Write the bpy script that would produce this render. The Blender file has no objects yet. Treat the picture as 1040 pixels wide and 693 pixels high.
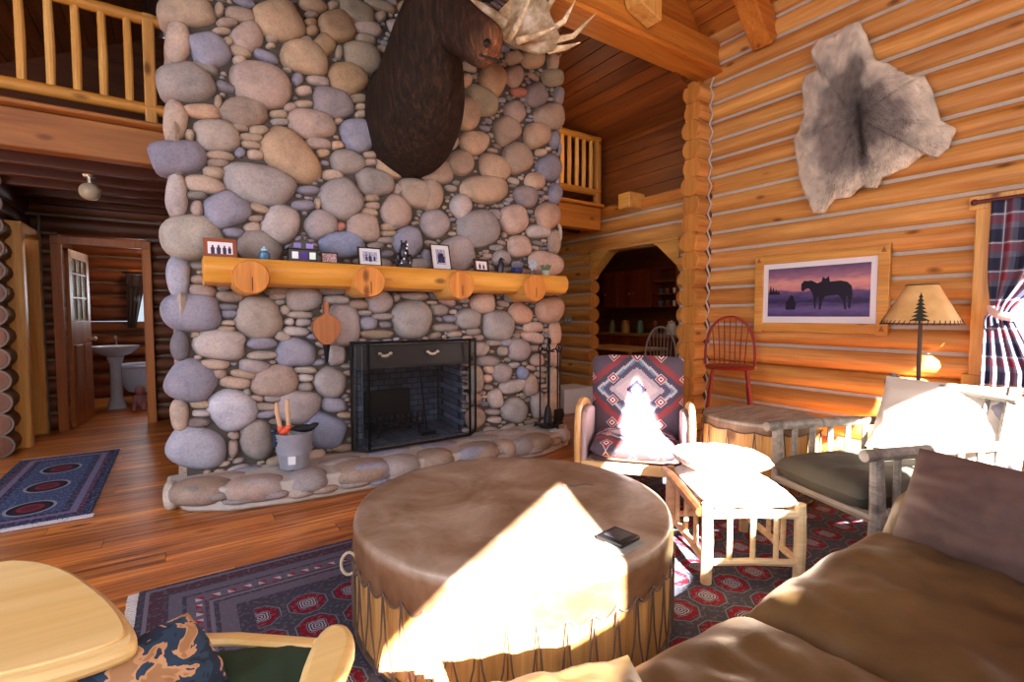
import bpy, bmesh, math, random
import numpy as np
from mathutils import Vector, Matrix, Euler, noise as mnoise
random.seed(7)
SC = bpy.context.scene
COL = SC.collection
PI = math.pi

# ------------------------------------------------------------------ camera
cam_d = bpy.data.cameras.new('camera'); cam = bpy.data.objects.new('camera', cam_d); COL.objects.link(cam)
cam_d.sensor_width = 36.0; cam_d.lens = 501.0 / 1040.0 * 36.0
cam_d.clip_start = 0.05; cam_d.clip_end = 100
cam.location = (0, 0, 1.3)
cam.rotation_euler = Euler((math.radians(90 - 3.03), 0, math.radians(-33.8)), 'XYZ')
SC.camera = cam

# ------------------------------------------------------------------ light
W = bpy.data.worlds.new('world'); SC.world = W; W.use_nodes = True
wn = W.node_tree.nodes; wn['Background'].inputs[0].default_value = (0.75, 0.86, 1.0, 1); wn['Background'].inputs[1].default_value = 1.0
SUN_DIR = Vector((0.45, 1.0, -0.68)).normalized()
sd = bpy.data.lights.new('sun', 'SUN'); sun = bpy.data.objects.new('sun', sd); COL.objects.link(sun)
sd.energy = 110; sd.angle = math.radians(0.5); sd.color = (1.0, 0.93, 0.82)
sun.rotation_euler = SUN_DIR.to_track_quat('-Z', 'Y').to_euler(); sun.location = (-2, -5, 6)
def area(name, loc, target, sx, sy, power, color):
    d = bpy.data.lights.new(name, 'AREA'); d.shape = 'RECTANGLE'; d.size = sx; d.size_y = sy; d.energy = power; d.color = color
    o = bpy.data.objects.new(name, d); COL.objects.link(o); o.location = loc
    o.rotation_euler = (Vector(target) - Vector(loc)).to_track_quat('-Z', 'Y').to_euler(); return o
area('fill_back_windows', (0.6, -2.2, 2.9), (2.0, 3.5, 1.4), 4.5, 2.0, 150, (1.0, 0.95, 0.88))  # added fill lamp, boosting daylight from the unseen back windows
area('fill_left_side', (-3.3, 1.2, 1.9), (1.5, 3.5, 1.6), 3.2, 2.4, 190, (0.78, 0.86, 1.0))  # added cool fill lamp, lights the stones from the unseen left side
area('daylight_right_window', (4.8, -0.3, 1.5), (1.5, 1.0, 1.0), 1.6, 1.3, 25, (0.9, 0.95, 1.0))
lp = bpy.data.lights.new('kitchen_lamp', 'POINT'); lp.energy = 14; lp.color = (1, .72, .45); lp.shadow_soft_size = .2
lo = bpy.data.objects.new('kitchen_lamp', lp); lo.location = (6.0, 5.3, 2.3); COL.objects.link(lo)
lp = bpy.data.lights.new('loft_lamp', 'POINT'); lp.energy = 8; lp.color = (1, .7, .42); lp.shadow_soft_size = .3
lo = bpy.data.objects.new('loft_lamp', lp); lo.location = (3.8, 4.6, 3.3); COL.objects.link(lo)
SC.view_settings.view_transform = 'Standard'; SC.view_settings.look = 'None'
SC.view_settings.gamma = 1; SC.view_settings.use_curve_mapping = False
SC.view_settings.exposure = 0.12

# ------------------------------------------------------------------ colour + mesh helpers
def lin(c):
    if isinstance(c, str): c = tuple(int(c[i:i+2], 16) for i in (0, 2, 4))
    return tuple((v/255/12.92) if v/255 <= .04045 else ((v/255+.055)/1.055)**2.4 for v in c)
class MB:
    def __init__(s): s.v = []; s.f = []; s.c = []; s.m = []
    def add(s, vs, fs, col=(1,1,1), mi=0):
        n = len(s.v); s.v += [tuple(p) for p in vs]
        cc = [tuple(col)]*len(vs) if not isinstance(col, list) else col
        s.c += cc; s.f += [tuple(i+n for i in f) for f in fs]; s.m += [mi]*len(fs); return s
    def box(s, c, d, rot=None, col=(1,1,1), mi=0):
        x, y, z = (k/2 for k in d)
        vs = [Vector((a*x, b*y, e*z)) for a in (-1,1) for b in (-1,1) for e in (-1,1)]
        M = rot if isinstance(rot, Matrix) else (Euler(rot).to_matrix() if rot else Matrix.Identity(3))
        vs = [M @ v + Vector(c) for v in vs]
        return s.add(vs, [(0,1,3,2),(4,6,7,5),(0,4,5,1),(2,3,7,6),(0,2,6,4),(1,5,7,3)], col, mi)
    def tube(s, pts, rad, n=12, col=(1,1,1), mi=0, cap=True, closed=False, flat=None):
        pts = [Vector(p) for p in pts]; L = len(pts)
        if not isinstance(rad, (list, tuple)): rad = [rad]*L
        up = None; rings = []
        for i, p in enumerate(pts):
            if closed: t = (pts[(i+1) % L] - pts[i-1]).normalized()
            else: t = (pts[min(i+1, L-1)] - pts[max(i-1, 0)]).normalized()
            if up is None:
                a = Vector((0,0,1)) if abs(t.z) < .9 else Vector((1,0,0)); up = (a - t*a.dot(t)).normalized()
            else:
                up = up - t*up.dot(t); up = up.normalized() if up.length > 1e-6 else Vector((1,0,0))
            b = t.cross(up); r = rad[i]; rx, ry = r if isinstance(r, (list, tuple)) else (r, r)
            rings.append([p + b*rx*math.cos(2*PI*k/n) + up*ry*math.sin(2*PI*k/n) for k in range(n)])
        vs = [q for R in rings for q in R]; fs = []
        for i in range(L-1 if not closed else L):
            j = (i+1) % L
            for k in range(n):
                fs.append((i*n+k, i*n+(k+1) % n, j*n+(k+1) % n, j*n+k))
        if cap and not closed: fs += [tuple(range(n))[::-1], tuple((L-1)*n+k for k in range(n))]
        return s.add(vs, fs, col, mi)
    def cyl(s, a, b, r0, r1=None, n=14, col=(1,1,1), mi=0): return s.tube([a, b], [r0, r0 if r1 is None else r1], n, col, mi)
    def lathe(s, prof, c=(0,0,0), n=24, col=(1,1,1), mi=0, a0=0, a1=2*PI):
        full = abs(a1-a0-2*PI) < 1e-6; m = n if full else n+1; vs = []; fs = []
        for r, z in prof:
            for k in range(m):
                a = a0 + (a1-a0)*k/n; vs.append((c[0]+r*math.cos(a), c[1]+r*math.sin(a), c[2]+z))
        for i in range(len(prof)-1):
            for k in range(n):
                q = (k+1) % m; fs.append((i*m+k, i*m+q, (i+1)*m+q, (i+1)*m+k))
        return s.add(vs, fs, col, mi)
    def ell(s, c, r, rot=None, n=14, m=9, col=(1,1,1), mi=0, e=1.0):
        vs = []; fs = []; M = Euler(rot).to_matrix() if rot and not isinstance(rot, Matrix) else (rot or Matrix.Identity(3))
        pw = lambda t: math.copysign(abs(t)**e, t)
        for i in range(m+1):
            th = PI*i/m
            for k in range(n):
                a = 2*PI*k/n
                vs.append(M @ Vector((r[0]*pw(math.cos(a))*pw(math.sin(th)), r[1]*pw(math.sin(a))*pw(math.sin(th)), r[2]*pw(math.cos(th)))) + Vector(c))
        for i in range(m):
            for k in range(n):
                q = (k+1) % n; fs.append((i*n+k, (i+1)*n+k, (i+1)*n+q, i*n+q))
        return s.add(vs, fs, col, mi)
    def prism(s, poly, axis, a, b, col=(1,1,1), mi=0):
        """polygon of 2-D points extruded along axis ('x','y','z') from a to b"""
        def P(p, t): return {'x': (t, p[0], p[1]), 'y': (p[0], t, p[1]), 'z': (p[0], p[1], t)}[axis]
        n = len(poly); vs = [P(p, a) for p in poly] + [P(p, b) for p in poly]
        fs = [tuple(range(n)), tuple(range(n, 2*n))[::-1]] + [(k, k+n, (k+1) % n+n, (k+1) % n) for k in range(n)]
        return s.add(vs, fs, col, mi)
    def grid(s, fn, nu, nv, col=None, mi=0, thick=None):
        vs = []; cs = []
        for i in range(nu+1):
            for j in range(nv+1):
                r = fn(i/nu, j/nv)
                if col is None and len(r) == 2 and hasattr(r[0], '__len__'): vs.append(tuple(r[0])); cs.append(tuple(r[1]))
                else: vs.append(tuple(r)); cs.append(col or (1,1,1))
        fs = [(i*(nv+1)+j, (i+1)*(nv+1)+j, (i+1)*(nv+1)+j+1, i*(nv+1)+j+1) for i in range(nu) for j in range(nv)]
        return s.add(vs, fs, cs, mi)
def build(name, mb, mats, parent=None, off=None, smooth=True, bevel=0, angle=35, M=None, kind=None, **props):
    """link a mesh object; off: world point that becomes its parent's origin"""
    vs = mb.v
    if M is not None: vs = [tuple(M @ Vector(v)) for v in vs]
    if off is not None: vs = [(v[0]-off[0], v[1]-off[1], v[2]-off[2]) for v in vs]
    me = bpy.data.meshes.new(name); me.from_pydata(vs, [], mb.f)
    for m in (mats if isinstance(mats, (list, tuple)) else [mats]): me.materials.append(m)
    me.polygons.foreach_set('material_index', mb.m)
    bm = bmesh.new(); bm.from_mesh(me); bmesh.ops.recalc_face_normals(bm, faces=bm.faces); bm.to_mesh(me); bm.free()
    at = me.color_attributes.new('Col', 'FLOAT_COLOR', 'POINT')
    at.data.foreach_set('color', np.array([(c[0], c[1], c[2], 1.0) for c in mb.c], dtype=np.float32).ravel())
    if smooth:
        me.polygons.foreach_set('use_smooth', [True]*len(me.polygons))
        me.set_sharp_from_angle(angle=math.radians(angle))
    me.update()
    o = bpy.data.objects.new(name, me); COL.objects.link(o)
    if parent: o.parent = parent
    if bevel:
        b = o.modifiers.new('bevel', 'BEVEL'); b.width = bevel; b.segments = 2; b.limit_method = 'ANGLE'; b.angle_limit = math.radians(40)
    if kind: o['kind'] = kind
    for k, v in props.items(): o[k] = v
    return o
def thing(name, label, cat, loc=(0,0,0), rz=0, group=None):
    o = bpy.data.objects.new(name, None); COL.objects.link(o); o.location = loc; o.rotation_euler = (0,0,rz)
    o.empty_display_size = .1
    o['label'] = label; o['category'] = cat
    if group: o['group'] = group
    return o
def tag(o, label, cat, group=None):
    o['label'] = label; o['category'] = cat
    if group: o['group'] = group
    return o
def nz(x, y=0, z=0): return mnoise.noise(Vector((x, y, z)))

# ------------------------------------------------------------------ material helpers
class NT:
    def __init__(s, name):
        s.m = bpy.data.materials.new(name); s.m.use_nodes = True; s.t = s.m.node_tree; s.b = s.t.nodes['Principled BSDF']
    def n(s, typ, **kw):
        k = s.t.nodes.new(typ)
        for a, v in kw.items():
            if a.startswith('i_'):
                key = a[2:]; key = int(key) if key.isdigit() else key.replace('_', ' ')
                s.put(k.inputs[key], v)
            else: setattr(k, a, v)
        return k
    def put(s, sock, v):
        if isinstance(v, bpy.types.NodeSocket): s.t.links.new(v, sock)
        elif isinstance(v, bpy.types.Node): s.t.links.new(v.outputs[0], sock)
        else: sock.default_value = v
    def math(s, op, a, b=0.0, c=0.0):
        k = s.t.nodes.new('ShaderNodeMath'); k.operation = op
        for i, v in enumerate((a, b, c)): s.put(k.inputs[i], v)
        return k.outputs[0]
    def ramp(s, fac, stops, interp='LINEAR'):
        k = s.t.nodes.new('ShaderNodeValToRGB'); k.color_ramp.interpolation = interp; e = k.color_ramp.elements
        while len(e) < len(stops): e.new(.5)
        for i, (p, c) in enumerate(stops):
            e[i].position = p; c = lin(c) if isinstance(c, str) else c; e[i].color = (c[0], c[1], c[2], 1)
        s.put(k.inputs[0], fac); return k.outputs[0]
    def mix(s, fac, a, b, mode='MIX'):
        k = s.t.nodes.new('ShaderNodeMix'); k.data_type = 'RGBA'; k.blend_type = mode
        s.put(k.inputs[0], fac)
        for i, v in ((6, a), (7, b)):
            if isinstance(v, str): v = lin(v)
            if isinstance(v, tuple): v = (v[0], v[1], v[2], 1)
            s.put(k.inputs[i], v)
        return k.outputs[2]
    def obj(s, scale=(1,1,1), loc=(0,0,0), rot=(0,0,0)):
        tc = s.t.nodes.new('ShaderNodeTexCoord'); mp = s.t.nodes.new('ShaderNodeMapping'); s.t.links.new(tc.outputs['Object'], mp.inputs[0])
        mp.inputs['Scale'].default_value = scale; mp.inputs['Location'].default_value = loc; mp.inputs['Rotation'].default_value = rot
        return mp.outputs[0]
    def noise(s, vec, scale=5, detail=4, rough=.5, dist=0):
        return s.n('ShaderNodeTexNoise', i_Vector=vec, i_Scale=scale, i_Detail=detail, i_Roughness=rough, i_Distortion=dist).outputs[0]
    def col(s): return s.n('ShaderNodeVertexColor', layer_name='Col').outputs[0]
    def bump(s, h, strength=.3, dist=.01):
        k = s.n('ShaderNodeBump', i_Strength=strength, i_Distance=dist, i_Height=h); s.t.links.new(k.outputs[0], s.b.inputs['Normal'])
    def out(s, base, rough=.6, metal=0.0, spec=None, **kw):
        if isinstance(base, str): base = lin(base)
        if isinstance(base, tuple): base = (base[0], base[1], base[2], 1)
        s.put(s.b.inputs['Base Color'], base); s.put(s.b.inputs['Roughness'], rough); s.put(s.b.inputs['Metallic'], metal)
        if spec is not None: s.b.inputs['Specular IOR Level'].default_value = spec
        for k, v in kw.items(): s.put(s.b.inputs[k.replace('_', ' ')], v)
        return s.m
def wood(name, dark, light, axis='x', rough=.45, knots=True, across=7, streak=.35, knotc='5a2c10', bump=.25, spec=.4):
    N = NT(name); ax = 'xyz'.index(axis)
    sc = [across]*3; sc[ax] = across*.07; sf = [across*9]*3; sf[ax] = across*.35
    v = N.obj(tuple(sc)); vf = N.obj(tuple(sf))
    n1 = N.noise(v, 1.0, 5, .55, .9); n2 = N.noise(vf, 1.0, 3, .6)
    c = N.ramp(n1, [(.28, dark), (.5, tuple((a+b)/2 for a, b in zip(lin(dark), lin(light)))), (.72, light)])
    c = N.mix(streak, c, N.ramp(n2, [(.35, (.45,.42,.4)), (.6, (1,1,1))]), 'MULTIPLY')
    if knots:
        sk = [3.3]*3; sk[ax] = 1.5
        vo = N.n('ShaderNodeTexVoronoi', i_Vector=N.obj(tuple(sk)), i_Scale=1.25).outputs['Distance']
        km = N.ramp(vo, [(.05, (1,1,1)), (.13, (0,0,0))])
        c = N.mix(N.math('MULTIPLY', km, .8), c, knotc)
    c = N.mix(1.0, c, N.col(), 'MULTIPLY')
    N.bump(n2, bump, .004)
    return N.out(c, rough, spec=spec)
def plain(name, c, rough=.5, metal=0.0, var=.12, scale=20, bump=0.0, **kw):
    N = NT(name); n = N.noise(N.obj(), scale, 4)
    b = N.mix(1.0, N.mix(n, tuple(x*(1-var) for x in lin(c)), tuple(min(1, x*(1+var)) for x in lin(c))), N.col(), 'MULTIPLY')
    if bump: N.bump(n, bump, .005)
    return N.out(b, rough, metal, **kw)

M = {}
M['log_y'] = wood('golden_log_along_y', 'b87030', 'eab064', 'y', .42)
M['log_x'] = wood('golden_log_along_x', 'b87030', 'eab064', 'x', .42)
M['dlog_x'] = wood('dark_log_along_x', '4c2410', '74401e', 'x', .5)  # both dark logs: brown wood, deepened further to paint in the dim hall
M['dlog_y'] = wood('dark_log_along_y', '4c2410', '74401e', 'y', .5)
M['plank_y'] = wood('orange_plank_along_y', 'a85a1c', 'd98a38', 'y', .45)
M['plank_x'] = wood('orange_plank_along_x', 'a85a1c', 'd98a38', 'x', .45)
M['shaded_plank'] = wood('loft_plank_shaded', '5e2e10', '8c4c1e', 'y', .5)  # plank colour darkened to paint in the unlit loft
M['beam_shaded'] = wood('balcony_beam_shaded', '7a4622', 'a4682f', 'x', .5)  # beam wood darkened, the dimness of the left end is in the colour
M['beam_x'] = wood('orange_beam', 'b0621e', 'dd9440', 'x', .45)
M['rail_x'] = wood('rail_pole', 'b9701f', 'e2a348', 'x', .45)
M['post_z'] = wood('pole_upright', 'b9772c', 'e8b668', 'z', .45, across=9)
M['pine_z'] = wood('pine_upright', 'c88738', 'edbb6c', 'z', .4)
M['pine_x'] = wood('pine_along_x', 'cf8a2c', 'f0b455', 'x', .4, streak=.2)
M['pine_y'] = wood('pine_along_y', 'c88738', 'eab05c', 'y', .4)
M['dpine_z'] = wood('dark_pine_upright', '8a4a1c', 'b06a2c', 'z', .45)
M['blond_x'] = wood('blond_maple', 'd8b46c', 'ecd094', 'x', .35, knots=False, across=5, streak=.15, bump=.05)
M['blond_z'] = wood('blond_birch_upright', 'cf9a58', 'e8c084', 'z', .35, knots=False, across=5, streak=.2, bump=.05)
M['peeled'] = wood('peeled_log', 'c9a878', 'ead6ae', 'x', .5, knots=True, across=9, streak=.25, knotc='7a5434')
M['weathered'] = wood('weathered_log', '55504a', '96908a', 'x', .6, knots=True, across=12, streak=.5, knotc='2c2622')
M['darkpole'] = wood('dark_varnished_pole', '3a2014', '6a3c22', 'x', .45, across=12)
M['chink'] = plain('pale_chinking', 'bcb0a4', .85, var=.12, scale=30)
M['shaded_chink'] = plain('chinking_shaded', '6c6058', .9)  # chinking colour lowered to paint in the hall's dimness
M['mortar'] = plain('grey_mortar', '4c443e', .95, var=.2, scale=25, bump=.4)  # grey darkened to stand in for shadow between the stones
M['lmortar'] = plain('light_mortar', 'b0a8a2', .95, var=.15, scale=25, bump=.4)
M['iron'] = plain('black_iron', '16151a', .45, .6)
M['white'] = plain('white_paint', 'd8dae0', .5, var=.03)
M['black'] = plain('black_lacquer', '121014', .35)
M['brass'] = plain('aged_silver', 'd8d2c0', .3, .9)
# stones
N = NT('river_stone'); v = N.obj()
c = N.mix(1.0, N.mix(.32, N.col(), 'a49c98'), N.ramp(N.noise(v, 7, 5, .6, .4), [(.25, (.72,.72,.74)), (.5, (1,1,1)), (.75, (1.22,1.18,1.14))]), 'MULTIPLY')
c = N.mix(.55, c, N.ramp(N.noise(v, 60, 3, .7), [(.3, (.6,.58,.6)), (.55, (1,1,1)), (.8, (1.25,1.2,1.15))]), 'MULTIPLY')
N.bump(N.noise(v, 45, 4, .6), .35, .006)
M['stone'] = N.out(c, .72, spec=.3)
# log end grain
N = NT('log_end_grain'); v = N.obj()
M['logend'] = wood('cut_log_end', 'b8702c', 'e09a48', 'z', .5, across=14, streak=.25)
M['dlogend'] = wood('dark_cut_log_end', '4c2818', '7a4424', 'z', .5, across=14, streak=.25)
# floor planks along x
N = NT('floor_planks'); v = N.obj()
sx = N.n('ShaderNodeSeparateXYZ', i_0=v)
row = N.math('FLOOR', N.math('DIVIDE', sx.outputs[1], .13))
fy = N.math('FRACT', N.math('DIVIDE', sx.outputs[1], .13))
xo = N.math('ADD', N.math('DIVIDE', sx.outputs[0], 2.3), N.math('MULTIPLY', row, .377))
cell = N.math('FLOOR', xo); fx = N.math('FRACT', xo)
wnz = N.n('ShaderNodeTexWhiteNoise', noise_dimensions='2D', i_0=N.n('ShaderNodeCombineXYZ', i_0=row, i_1=cell).outputs[0]).outputs[0]
vs = N.n('ShaderNodeCombineXYZ', i_0=N.math('MULTIPLY', sx.outputs[0], .9), i_1=N.math('MULTIPLY', sx.outputs[1], 14), i_2=N.math('MULTIPLY', wnz, 40)).outputs[0]
g = N.noise(vs, 1.0, 5, .6, 1.2)
c = N.ramp(g, [(.28, '441c08'), (.42, '8f5222'), (.56, 'ba7030'), (.66, 'd08c42'), (.8, 'e8a458')])
c = N.mix(.7, c, N.ramp(wnz, [(0, (.7,.64,.58)), (.5, (1.05,1.02,.96)), (1, (1.5,1.5,1.4))]), 'MULTIPLY')
kv = N.n('ShaderNodeTexVoronoi', i_Vector=N.n('ShaderNodeCombineXYZ', i_0=N.math('MULTIPLY', sx.outputs[0], 1.6), i_1=N.math('MULTIPLY', sx.outputs[1], 4.6)).outputs[0], i_Scale=1.3).outputs['Distance']
c = N.mix(N.math('MULTIPLY', N.ramp(kv, [(.07, (1,1,1)), (.2, (0,0,0))]), .85), c, '30140a')
seam = N.math('MAXIMUM', N.math('LESS_THAN', fy, .03), N.math('LESS_THAN', fx, .002))
c = N.mix(N.math('MULTIPLY', seam, .7), c, '2a1206')
N.bump(N.math('SUBTRACT', 1.0, seam), .3, .003)
M['floor'] = N.out(c, .33, spec=.5)

# ================================================================== SETTING
fb = MB(); fb.box((2.5, 4.0, -.05), (14, 14.5, .1)); build('floor', fb, M['floor'], kind='structure', smooth=False)
def jit(a=.12, w=.03):
    k = 1 + random.uniform(-a, a); return (k, k*(1+random.uniform(-w, w)), k*(1+random.uniform(-w, w)))
def loglen(mb, axis, fix, z, a, b, r, n=14, tint=None, seg=6, mi=0, emi=1):
    """one log from a to b along axis; ends are cut faces"""
    seed = random.random()*100; L = b-a; m = max(2, int(L/.45)); pts = []; rs = []
    for i in range(m+1):
        t = a + L*i/m; rr = r*(1+.035*nz(t*.8, seed))
        dz = .006*nz(t*.7, seed+9)
        pts.append((fix, t, z+dz) if axis == 'y' else (t, fix, z+dz)); rs.append(rr)
    c = tint or jit()
    mb.tube(pts, rs, n, c, mi, cap=False)
    for e in (0, -1):
        p = Vector(pts[e]); rr = rs[e]; d = Vector((0,1,0)) if axis == 'y' else Vector((1,0,0)); d = d*(-1 if e == 0 else 1)
        u = Vector((0,0,1)); w = d.cross(u)
        vs = [p + u*rr*math.cos(2*PI*k/n) + w*rr*math.sin(2*PI*k/n) for k in range(n)]
        vs += [p + d*.012 + u*rr*.93*math.cos(2*PI*k/n) + w*rr*.93*math.sin(2*PI*k/n) for k in range(n)]
        mb.add(vs, [(k, (k+1) % n, (k+1) % n+n, k+n) for k in range(n)] + [tuple(range(n, 2*n))], c, emi)
def logwall(name, axis, plane, a, b, z0, z1, holes, mats, side=-1, chinkm=None, pitch=.2, r=.1, phase=0, lum=1.0, chinkd=.05):
    """horizontal logs whose inner face bulges towards side*axisnormal; holes: (a,b,z0,z1)"""
    mb = MB(); fix = plane - side*.05; k = 0; z = z0 + r + phase
    while z < z1 - .03:
        spans = [(a, b)]
        for ha, hb, h0, h1 in holes:
            if h0 - .02 < z < h1:
                ns = []
                for s, e in spans:
                    if hb <= s or ha >= e: ns.append((s, e)); continue
                    if ha > s: ns.append((s, ha))
                    if hb < e: ns.append((hb, e))
                spans = ns
        for s, e in spans:
            c = jit(.13); c = tuple(q*lum for q in c)
            loglen(mb, axis, fix, z, s, e, r, tint=c)
        zz = z + pitch/2; spans2 = spans
        for s, e in spans2:
            cx = fix + side*.0365
            if z+pitch < z1-.03:
                d = (.03, e-s, .03) if axis == 'y' else (e-s, .03, .03)
                p = (cx, (s+e)/2, zz) if axis == 'y' else ((s+e)/2, cx, zz)
                if not any(h0-.02 < zz+.1 and zz < h1 and s < hb and e > ha for ha, hb, h0, h1 in holes): mb.box(p, d, mi=2)
        z += pitch
    return build(name, mb, mats + [chinkm or M['chink']], kind='structure', angle=40)
WIN = (.02, 1.03, .86, 2.06)
logwall('wall_right', 'y', 4.9, -2.5, 3.46, 0, 4.35, [WIN], [M['log_y'], M['logend']])
logwall('wall_archway', 'y', 4.9, 3.46, 9.0, 0, 2.75, [(3.76, 5.27, -1, 2.2)], [M['log_y'], M['logend']])
# upper plank panelling of the loft side, boards along y
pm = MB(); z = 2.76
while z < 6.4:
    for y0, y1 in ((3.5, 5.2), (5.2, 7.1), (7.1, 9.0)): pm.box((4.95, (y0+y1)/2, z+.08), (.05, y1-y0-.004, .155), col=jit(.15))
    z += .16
build('wall_loft_side', pm, M['shaded_plank'], kind='structure', bevel=.006)
# stub of crossing logs in the corner
sm = MB()
for k in range(20):
    z = .0 + .2*k + .1
    if z > 3.86: break
    loglen(sm, 'x', 3.46, z, 4.66 + .02*math.sin(k*2.3), 4.9, .112, n=16, tint=jit(.12))
    sm.box((4.77, 3.465, z), (.2, .16, .19), col=jit(.1))
pts = []
for k in range(41): pts.append((4.845 - .0*k, 3.338 + (.028 if k % 2 else -.012), .0 + .1*k*.965))
sm.tube(pts, .011, 6, mi=2)
build('wall_corner_stub', sm, [M['log_x'], M['logend'], M['chink']], kind='structure')
# archway trim: scalloped cut ends on the far jamb, sloped corner blocks, lintel
am = MB()
am.prism([(5.27, 1.86), (5.27, 2.2), (4.86, 2.2), (4.98, 2.12)], 'x', 4.86, 5.04)
am.prism([(3.76, 1.86), (3.76, 2.2), (4.17, 2.2), (4.05, 2.12)], 'x', 4.86, 5.04)
build('trim_1', am, M['pine_y'], kind='structure', bevel=.01)
am = MB(); am.tube([(4.93, 3.6, 2.27), (4.93, 5.5, 2.27)], .105, 14); am.box((4.93, 4.5, 2.2), (.18, 1.5, .04))
build('trim_2', am, [M['log_y']], kind='structure')
# loft floor + balcony beams
lf = MB(); lf.box((1.5, 7.2, 2.66), (6.8, 4.2, .1))
build('floor_loft', lf, M['plank_y'], kind='structure', smooth=False)
jm = MB()
for i in range(9): jm.box((1.5, 5.5+.45*i, 2.56), (6.7, .09, .13), col=(.6,.55,.5))
build('ceiling_hall', jm, M['dlog_x'], kind='structure', bevel=.01)
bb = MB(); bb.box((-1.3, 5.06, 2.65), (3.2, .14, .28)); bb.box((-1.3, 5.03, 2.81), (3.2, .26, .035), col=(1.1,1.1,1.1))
build('balcony_beam', bb, M['beam_shaded'], kind='structure', bevel=.012)
bb = MB(); bb.box((4.1, 5.06, 2.6), (1.38, .16, .3)); bb.box((4.1, 5.03, 2.77), (1.38, .26, .04), col=(1.1,1.1,1.1))
build('balcony_beam', bb, M['beam_x'], kind='structure', bevel=.012)
def railing(name, label, x0, x1, xs, posts):
    t = thing(name, label, 'railing', ((x0+x1)/2, 5.02, 2.83), group=None); off = t.location
    for z in (2.96, 3.66):
        m = MB(); m.tube([(x0 + (x1-x0)*i/8, 5.02 + .004*math.sin(i*2), z + .004*math.sin(i*3.1)) for i in range(9)], .045, 12, tuple(.8*q for q in jit(.06))); build('rail', m, M['rail_x'], t, off)  # rail tint lowered, dimness painted into the colour
    for x in xs:
        m = MB(); m.tube([(x, 5.02, 2.98), (x+.003, 5.02, 3.3), (x, 5.02, 3.64)], [.027, .03, .026], 10, jit(.08)); build('baluster', m, M['post_z'], t, off)
    for x in posts:
        m = MB(); m.box((x, 5.02, 3.25), (.08, .08, .9), col=(.8,.75,.7)); build('post', m, M['post_z'], t, off, bevel=.01)
def xat(px): 
    # x on the balcony line seen at a picture column
    d = ((px-520)/501.0); fx_, fy_ = .5563+.83098*d, .83098-.5563*d; return 5.02*fx_/fy_
railing('loft_railing', 'peeled pole railing of the loft on the left of the stone chimney', -2.3, .02, [xat(p) for p in (-60,-27,5,35,64,90,116,141)], [xat(162)])
railing('loft_railing', 'short orange pole railing on the right of the stone chimney', 3.7, 4.79, [xat(p) for p in (570,577,584.5,591.5,598.5)], [xat(605)])
# main roof: boards along y, ridge at x=.6
def roof(name, x0, z0, x1, z1, y0, y1, mat, n):
    m = MB(); L = math.hypot(x1-x0, z1-z0); ang = math.atan2(z1-z0, x1-x0)
    for i in range(n):
        t = (i+.5)/n; m.box((x0+(x1-x0)*t, (y0+y1)/2, z0+(z1-z0)*t), (L/n-.006, y1-y0, .04), (0, -ang, 0), jit(.14))
    m.box(((x0+x1)/2+.05*math.sin(ang)*(1 if z1 > z0 else 1), (y0+y1)/2, (z0+z1)/2+.05), (L+.1, y1-y0, .04), (0, -ang, 0))
    return build(name, m, mat, kind='structure', bevel=.004)
roof('ceiling_right', 5.1, 4.1, .6, 8.6, -2.6, 3.6, M['plank_y'], 40)
roof('ceiling_left', .6, 8.6, -3.9, 4.1, -2.6, 3.6, M['plank_y'], 30)
roof('ceiling_loft_right', 5.1, 3.55, .6, 5.8, 3.5, 9.2, M['shaded_plank'], 32)
roof('ceiling_loft_left', .6, 5.8, -3.9, 3.55, 3.5, 9.2, M['shaded_plank'], 32)
bt = MB(); bt.box((.6, 3.4, 4.04), (8.55, .24, .34)); bt.box((.6, 3.26, 3.9), (8.55, .06, .05), col=(1.1,1.05,1)); 
build('ceiling_tie_beam', bt, M['beam_x'], kind='structure', bevel=.012)
bw_ = MB(); bw_.box((.6, 9.2, 4.0), (9, .1, 2.8)); build('wall_loft_back', bw_, M['dlog_x'], kind='structure', smooth=False)
bw_ = MB(); bw_.box((-1.2, 10.7, 1.3), (5.2, .1, 2.7)); build('wall_bathroom_far', bw_, M['dlog_x'], kind='structure', smooth=False) if False else None
# gable infill above the tie beam (closes the vault over the loft)
gi = MB(); gi.prism([(-3.7, 4.2), (4.9, 4.2), (.6, 8.5)], 'y', 3.44, 3.5)
build('wall_gable_infill', gi, M['plank_x'], kind='structure', smooth=False)
# rafters
for y in (2.77, 1.2, -.4, -1.9):
    m = MB(); m.box((3.1, y, 5.78), (5.05, .19, .24), (0, math.radians(45), 0)); build('ceiling_rafter', m, M['plank_x'], kind='structure', bevel=.012)
m = MB(); m.prism([(3.72, 3.98), (3.44, 4.06), (3.2, 4.6), (3.72, 4.6)], 'y', 3.1, 3.27); build('ceiling_brace', m, M['pine_z'], kind='structure', bevel=.012)

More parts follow.
